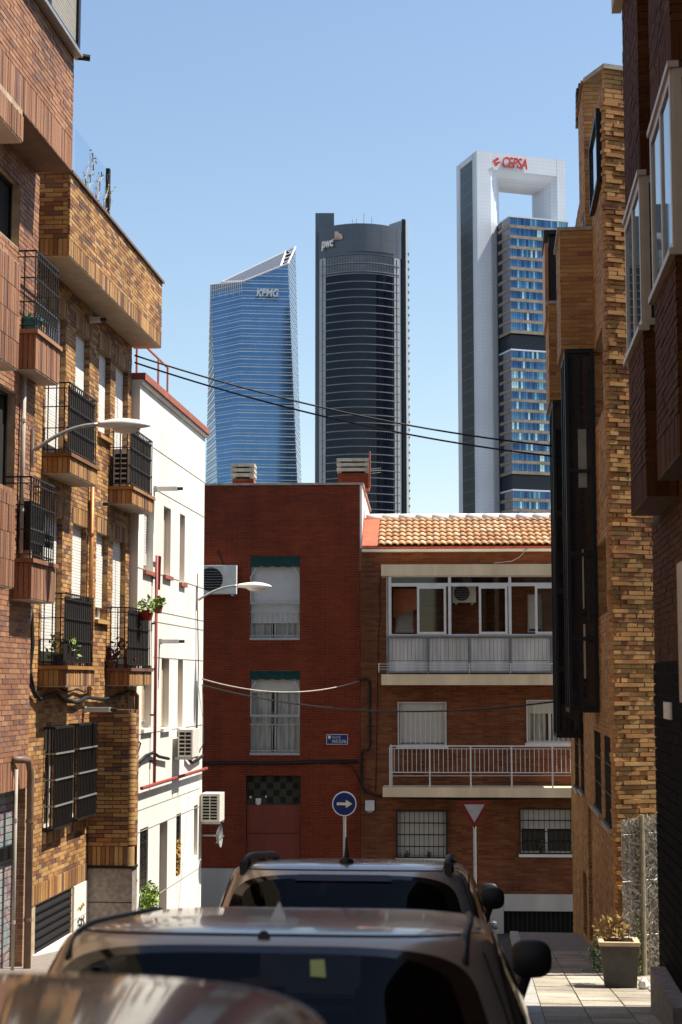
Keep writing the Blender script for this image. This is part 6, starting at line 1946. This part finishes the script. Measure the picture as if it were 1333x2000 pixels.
def car(name, label, tab, Lh, pm, loc, yaw=0.0, wb=(0.72, 3.25), belt=0.98, roof_z=1.43, rails=False, rack=0.57, nose=0.0, ncol=0.86, antenna='fin', mirror=True, nexp=5.0, hz=1.0, mould=True):
    C = thing(name, label, 'car', loc)
    C.rotation_euler = (-math.atan(0.097), 0, yaw)
    tab = [(t_[0] * hz,) + tuple(t_[1:]) for t_ in tab]
    T = smooth_tab(tab, 6)
    belt *= hz; roof_z *= hz
    ne = nexp
    M_ = 112
    def surf(z):
        return interp(T, z)
    def ring(row):
        z, hw, yr, yf = row
        yc, hl = (yr + yf) / 2, (yf - yr) / 2
        pts = []
        for k in range(M_):
            a = 2 * math.pi * k / M_
            # denser sampling near the corners
            ca, sa = math.cos(a), math.sin(a)
            x = hw * math.copysign(abs(ca) ** (2 / ne), ca); y = yc + hl * math.copysign(abs(sa) ** (2 / ne), sa)
            pts.append(Vector((x, y, z)))
        return pts
    def rear(x, z):
        hw, yr, yf = surf(z); yc, hl = (yr + yf) / 2, (yf - yr) / 2
        return Vector((x, yc - hl * max(0.0, 1 - abs(x / hw) ** ne) ** (1 / ne), z))
    def front(x, z):
        hw, yr, yf = surf(z); yc, hl = (yr + yf) / 2, (yf - yr) / 2
        return Vector((x, yc + hl * max(0.0, 1 - abs(x / hw) ** ne) ** (1 / ne), z))
    def sidep(y, z, s):
        hw, yr, yf = surf(z); yc, hl = (yr + yf) / 2, (yf - yr) / 2
        return Vector((s * hw * max(0.0, 1 - abs((y - yc) / hl) ** ne) ** (1 / ne), y, z))
    z0, z1 = belt + 0.03, roof_z
    zm, zh = (z0 + z1) / 2, (z1 - z0) / 2
    def wreg(p, q):   # inside a superellipse
        return abs(p) ** 4 + abs(q) ** 5
    def in_rear(c):
        hw = surf(c.z)[0]
        return c.y < surf(c.z)[1] + 0.5 and wreg(c.x / (hw * ncol), (c.z - zm) / zh) < 0.75
    def in_front(c):
        hw = surf(c.z)[0]
        return c.y > surf(c.z)[2] - 0.5 and wreg(c.x / (hw * 0.88), (c.z - zm) / zh) < 0.75
    def side_rng(z):
        hw, yr, yf = surf(z)
        return yr + 0.34, yf - 0.38
    def in_side(c):
        a, b = side_rng(c.z)
        return abs(c.x) > surf(c.z)[0] * 0.8 and wreg((c.y - (a + b) / 2) / ((b - a) / 2), (c.z - zm) / zh) < 0.75
    rings = [ring(r_) for r_ in T]
    m = MB()
    vs = [p for rg in rings for p in rg]
    fs = []
    for i in range(len(rings) - 1):
        for k in range(M_):
            k2 = (k + 1) % M_
            c = (rings[i][k] + rings[i][k2] + rings[i + 1][k] + rings[i + 1][k2]) / 4
            if z0 < c.z < z1 and (in_rear(c) or in_front(c) or in_side(c)):
                continue
            fs.append((i * M_ + k, i * M_ + k2, (i + 1) * M_ + k2, (i + 1) * M_ + k))
    fs.append(tuple((len(rings) - 1) * M_ + k for k in range(M_)))
    m.add(vs, fs)
    part(m, 'body', pm, C, smooth=True, local=True)
    def lp(mb, nm, mt, par=C, sm=False):
        return part(mb, nm, mt, par, smooth=sm, local=True)
    def patch(fn, halfw, off, nm, cu=0.0):
        nA, nR = 72, 5
        fr_, gl = MB(), MB()
        def pt(a, r_):
            ca, sa = math.cos(a), math.sin(a)
            q = math.copysign(abs(sa) ** (2 / 5), sa) * r_; p = math.copysign(abs(ca) ** (2 / 4.5), ca) * r_
            z = zm + zh * q
            return fn(p, z, halfw)
        def ringp(r_):
            return [pt(2 * math.pi * k / nA, r_) + off for k in range(nA)]
        R0, R1 = ringp(1.0), ringp(0.90)
        fr_.loft([R0, R1], True, False)
        rr = [ringp(q) for q in (0.90, 0.7, 0.45, 0.2, 0.02)]
        gl.loft(rr, True, False)
        gl.f.append(tuple(range(len(gl.v) - nA, len(gl.v)))); gl.m.append(0)
        F = lp(fr_, nm + '_surround', FRIT, C, True)
        return lp(gl, nm, CARGL, C, True)
    rw = patch(lambda p, z, h: rear(p * surf(z)[0] * ncol, z), 0, Vector((0, -0.006, 0.004)), 'rear_window')
    patch(lambda p, z, h: front(p * surf(z)[0] * 0.88, z), 0, Vector((0, 0.006, 0.004)), 'windscreen')
    for s in (-1, 1):
        def f_(p, z, h, s=s):
            a, b = side_rng(z)
            return sidep((a + b) / 2 + p * (b - a) / 2, z, s)
        patch(f_, 0, Vector((0.005 * s, 0, 0.003)), 'side_window')
    # interior
    fl = MB(); fl.wbox(-0.7, 0.7, 0.4, Lh - 1.3, 0.30, 0.34); lp(fl, 'cabin_floor', TRIM)
    for s in (-0.36, 0.36):
        for yy in (1.05, 2.05):
            st_ = lp(MB().wbox(s - 0.22, s + 0.22, yy, yy + 0.13, 0.5, 1.08), 'seat_back', SEATM)
            rg = [[Vector((s + 0.13 * math.cos(k * math.pi / 6), yy + 0.06 + 0.05 * math.sin(k * math.pi / 6), z)) * 1.0 for k in range(12)] for z in (1.12, 1.15, 1.24, 1.27)]
            lp(MB().loft(rg), 'headrest', SEATM, st_, True)
    lp(MB().wbox(-0.66, 0.66, Lh - 1.55, Lh - 1.25, 0.7, 0.95), 'dashboard', TRIM)
    # roof ditch strips or rails
    def roof_pt(x, y):
        lo = None
        for row in reversed(T):
            z, hw, yr, yf = row
            yc, hl = (yr + yf) / 2, (yf - yr) / 2
            if abs(x / hw) ** ne + abs((y - yc) / hl) ** ne <= 1 if hw > 1e-6 and hl > 1e-6 else False:
                return Vector((x, y, z))
        return Vector((x, y, T[-1][0]))
    yr_, yf_ = interp(T, roof_z + 0.03)[1:]
    for s in (-1, 1):
        if rails:
            ys = [yr_ + 0.12 + (yf_ - yr_ - 0.3) * k / 14 for k in range(15)]
            pts = []
            for k, yy in enumerate(ys):
                lift = 0.03 * min(1.0, k / 1.2, (14 - k) / 2)
                p = roof_pt(s * rack, yy); pts.append(p + Vector((0, 0, 0.01 + lift)))
            lp(MB().tube(pts, [0.034] + [0.024] * 13 + [0.03], 8), 'roof_rail', TRIM, C, True)
            for yy in (ys[0], ys[7], ys[13]):
                p = roof_pt(s * rack, yy)
                lp(MB().wbox(p.x - 0.02, p.x + 0.02, yy - 0.05, yy + 0.05, p.z - 0.03, p.z + 0.05), 'rail_foot', TRIM)
        elif mould:
            pts = [roof_pt(s * (rack + 0.012 * math.sin(k * math.pi / 12)), yr_ + 0.0 + (yf_ - yr_ - 0.1) * k / 12) + Vector((0, 0, 0.003)) for k in range(13)]
            lp(MB().tube(pts, 0.012, 6), 'roof_moulding', TRIM, C, True)
    if antenna == 'fin':
        p = roof_pt(0.0, yr_ + 0.30)
        m = MB(); m.add([p + Vector(v) for v in ((-0.03, 0, -0.01), (0.03, 0, -0.01), (0.012, 0.16, -0.01), (-0.012, 0.16, -0.01), (0, 0.02, 0.055), (0, 0.06, 0.05))], [(0, 1, 4), (1, 2, 5, 4), (2, 3, 5), (3, 0, 4, 5)])
        lp(m, 'antenna_fin', pm)
    if antenna == 'rod':
        p = roof_pt(0.0, yr_ + 0.15)
        a_ = lp(MB().tube([p + Vector((0, 0, -0.01)), p + Vector((0, 0, 0.02)), p + Vector((0, 0, 0.035))], [0.05, 0.04, 0.018], 10), 'antenna_base', TRIM, C, True)
        lp(MB().tube([p + Vector((0, 0, 0.02)), p + Vector((0, -0.015, 0.09)), p + Vector((0, -0.03, 0.15))], [0.018, 0.008, 0.005], 6), 'antenna_rod', TRIM, C)
    for s in (-1, 1):
        y_m = interp(T, belt + 0.1)[2] - 0.05
        bp = Vector((s * surf(belt + 0.02)[0] * 0.96, y_m, belt + 0.03))
        rg = []
        c = bp + Vector((s * 0.05, 0.0, 0.20))
        for q, sc_ in ((-0.07, 0.82), (-0.055, 1.0), (0.0, 1.0), (0.06, 0.8), (0.10, 0.35)):
            rg.append([c + Vector((0.088 * sc_ * math.copysign(abs(math.cos(k * math.pi / 10)) ** 0.7, math.cos(k * math.pi / 10)), q, 0.078 * sc_ * math.copysign(abs(math.sin(k * math.pi / 10)) ** 0.7, math.sin(k * math.pi / 10)))) for k in range(20)])
        mr = lp(MB().loft(rg), 'door_mirror', TRIM, C, True)
        lp(MB().add([v + Vector((0, -0.002, 0)) for v in [c + (p - c) * 0.88 for p in rg[0]]], [tuple(range(20))]), 'mirror_glass', CHROME, mr)
        lp(MB().tube([bp + Vector((-s * 0.02, 0, 0)), c], 0.028, 6), 'mirror_arm', TRIM, mr)
        for yy in (1.25, 2.15):
            hp = sidep(yy, 0.86, s)
            lp(MB().tube([hp + Vector((s * 0.0, -0.1, 0)), hp + Vector((s * 0.04, -0.08, 0)), hp + Vector((s * 0.04, 0.08, 0)), hp + Vector((0, 0.1, 0))], 0.014, 6), 'door_handle', pm, C, True)
        # tail lights and head lamps follow the shell
        for fn, zz0, zz1, xa, xb, nm, mt, of in ((rear, 0.68, 0.93, 0.62, 0.93, 'tail_light', REDGL, -0.012), (front, 0.58, 0.74, 0.55, 0.92, 'headlight', LAMPC, 0.012)):
            g_ = []
            for i in range(7):
                z = zz0 + (zz1 - zz0) * i / 6
                hw = surf(z)[0]
                g_.append([fn(s * hw * (xa + (xb - xa) * k / 6), z) + Vector((0, of, 0)) for k in range(7)])
            mm = MB(); mm.loft(g_, False, False); lp(mm, nm, mt, C, True)
        for yy in wb:
            cx_ = s * (surf(0.35)[0] - 0.10)
            def cyl(r0, x0_, x1_):
                return [[Vector((x_, yy + r0 * math.cos(k * math.pi / 12), 0.31 + r0 * math.sin(k * math.pi / 12))) for k in range(24)] for x_ in (x0_, x1_)]
            w_ = lp(MB().loft(cyl(0.31, cx_ - 0.1, cx_ + 0.115)), 'wheel', TYRE)
            lp(MB().loft(cyl(0.2, cx_ + s * 0.117 - 0.004, cx_ + s * 0.117 + 0.004)), 'rim', RIM, w_)
            for q in range(5):
                a = q * 2 * math.pi / 5
                lp(MB().tube([(cx_ + s * 0.124, yy, 0.31), (cx_ + s * 0.124, yy + 0.19 * math.cos(a), 0.31 + 0.19 * math.sin(a))], 0.022, 5), 'spoke', TRIM, w_)
    # shut line round the tailgate, rear wiper, door seams
    for s in (-1, 1):
        pts = [rear(s * surf(z)[0] * (ncol + 0.075), z) + Vector((0, -0.002, 0)) for z in [0.55 * hz + (roof_z + 0.03 - 0.55 * hz) * k / 16 for k in range(17)]]
        lp(MB().tube(pts, 0.0035, 4), 'shut_line', TRIM)
        for yy in (1.15, 2.1):
            pts = [sidep(yy + 0.1 * (z - 0.4), z, s) + Vector((s * 0.001, 0, 0)) for z in [0.32 + (belt - 0.3) * k / 10 for k in range(11)]]
            lp(MB().tube(pts, 0.004, 4), 'door_seam', TRIM)
        pts = [sidep(yy, belt + 0.015, s) + Vector((s * 0.004, 0, 0)) for yy in [0.5 + 0.2 * k for k in range(12)]]
        lp(MB().tube(pts, 0.009, 5), 'waist_trim', TRIM)
    pts = [rear(x, roof_z + 0.028) + Vector((0, -0.001, 0.002)) for x in [-0.62 + 0.062 * k for k in range(21)]]
    lp(MB().tube(pts, 0.0035, 4), 'shut_line', TRIM)
    wp = [rear(0.02 - 0.045 * k, belt + 0.07 + 0.012 * k) + Vector((0, -0.022, 0)) for k in range(10)]
    lp(MB().tube(wp, [0.012] + [0.007] * 9, 5), 'rear_wiper', TRIM)
    bz = rear(0, 0.45)
    lp(MB().wbox(-0.26, 0.26, bz.y - 0.02, bz.y + 0.01, 0.56, 0.67), 'number_plate', PLATE)
    lp(MB().wbox(-surf(0.3)[0] + 0.12, surf(0.3)[0] - 0.12, bz.y - 0.02, bz.y + 0.05, 0.26, 0.36), 'bumper_trim', TRIM)
    return C, rear, roof_pt, surf
HATCH = [(0.18, .80, .14, 3.96), (0.3, .865, .03, 4.07), (0.55, .885, .0, 4.10), (0.8, .875, .03, 3.98), (0.92, .85, .07, 3.70), (0.98, .825, .10, 3.22), (1.1, .785, .17, 2.95), (1.24, .735, .27, 2.62), (1.36, .69, .355, 2.33), (1.42, .665, .40, 2.2), (1.452, .635, .44, 2.1), (1.472, .58, .52, 2.0), (1.486, .46, .66, 1.85), (1.494, .24, .88, 1.6), (1.496, .03, 1.2, 1.3)]
SUV = [(0.20, .84, .14, 4.2), (0.34, .90, .03, 4.32), (0.6, .925, .0, 4.35), (0.9, .915, .03, 4.22), (1.02, .89, .06, 3.95), (1.08, .865, .09, 3.4), (1.22, .82, .15, 3.12), (1.38, .775, .24, 2.8), (1.50, .735, .32, 2.52), (1.565, .71, .36, 2.38), (1.60, .675, .40, 2.25), (1.622, .61, .47, 2.12), (1.636, .49, .60, 1.98), (1.644, .27, .83, 1.75), (1.646, .03, 1.2, 1.35)]
def on_street(x, y):
    return (x, y, gz(y))
P_BRONZE = paint('paint_bronze', (0.52, 0.435, 0.34), 0.5, 0.28)
P_BROWN = paint('paint_brown', (0.085, 0.055, 0.042), 0.4, 0.25)
P_CHAMP = paint('paint_champagne', (0.60, 0.55, 0.48), 0.45, 0.25)
P_GREY = paint('paint_grey', (0.20, 0.19, 0.18), 0.35)
C2, rear2, rp2, sf2 = car('hatchback_car', 'bronze hatchback with green sticker in its rear window', HATCH, 4.1, P_BRONZE, on_street(-0.655, 4.12), yaw=R(0.5), antenna='fin', rack=0.575, hz=0.938)
STK = plain('sticker_green', (0.42, 0.50, 0.20), 0.7)
o_ = Vector((0, -0.012, 0.006))
m = MB(); zA = 1.262
m.add([rear2(0.147, zA) + o_, rear2(0.190, zA - 0.003) + o_, rear2(0.182, zA + 0.044) + o_, rear2(0.142, zA + 0.042) + o_], [(0, 1, 2, 3)])
part(m, 'window_sticker', STK, C2, local=True)
p = rear2(0.0, 1.365)
part(MB().tube([p + Vector((0, 0.0, 0)), p + Vector((0, -0.012, 0.002))], 0.018, 10), 'washer_nozzle', TRIM, C2, local=True)
m = MB()
for k in range(5):
    pass
C3, rear3, rp3, sf3 = car('estate_car', 'champagne silver car with black roof rails and rod antenna', SUV, 4.35, P_CHAMP, on_street(-0.86, 8.95), yaw=R(0.5), wb=(0.8, 3.45), belt=1.08, roof_z=1.555, rails=True, rack=0.60, antenna='rod', hz=0.925)
m = MB(); zz = 1.40
q_ = [rear3(-0.28, zz) + o_ * 1.5, rear3(0.28, zz) + o_ * 1.5, rear3(0.26, zz + 0.035) + o_ * 1.5, rear3(-0.26, zz + 0.035) + o_ * 1.5]
m.add(q_, [(0, 1, 2, 3)]); part(m, 'brake_light', BRK, C3, local=True)
C1, *_ = car('brown_car', 'out-of-focus brown car roof closest to the camera', HATCH, 4.1, P_BROWN, on_street(-0.875, 0.22), yaw=R(0.0), antenna=None, hz=0.983, mould=False)
C4, *_ = car('far_parked_car', 'grey parked car mostly hidden beyond the silver one', HATCH, 4.1, P_GREY, on_street(-0.86, 13.9), yaw=R(0.5), antenna=None, hz=0.93)
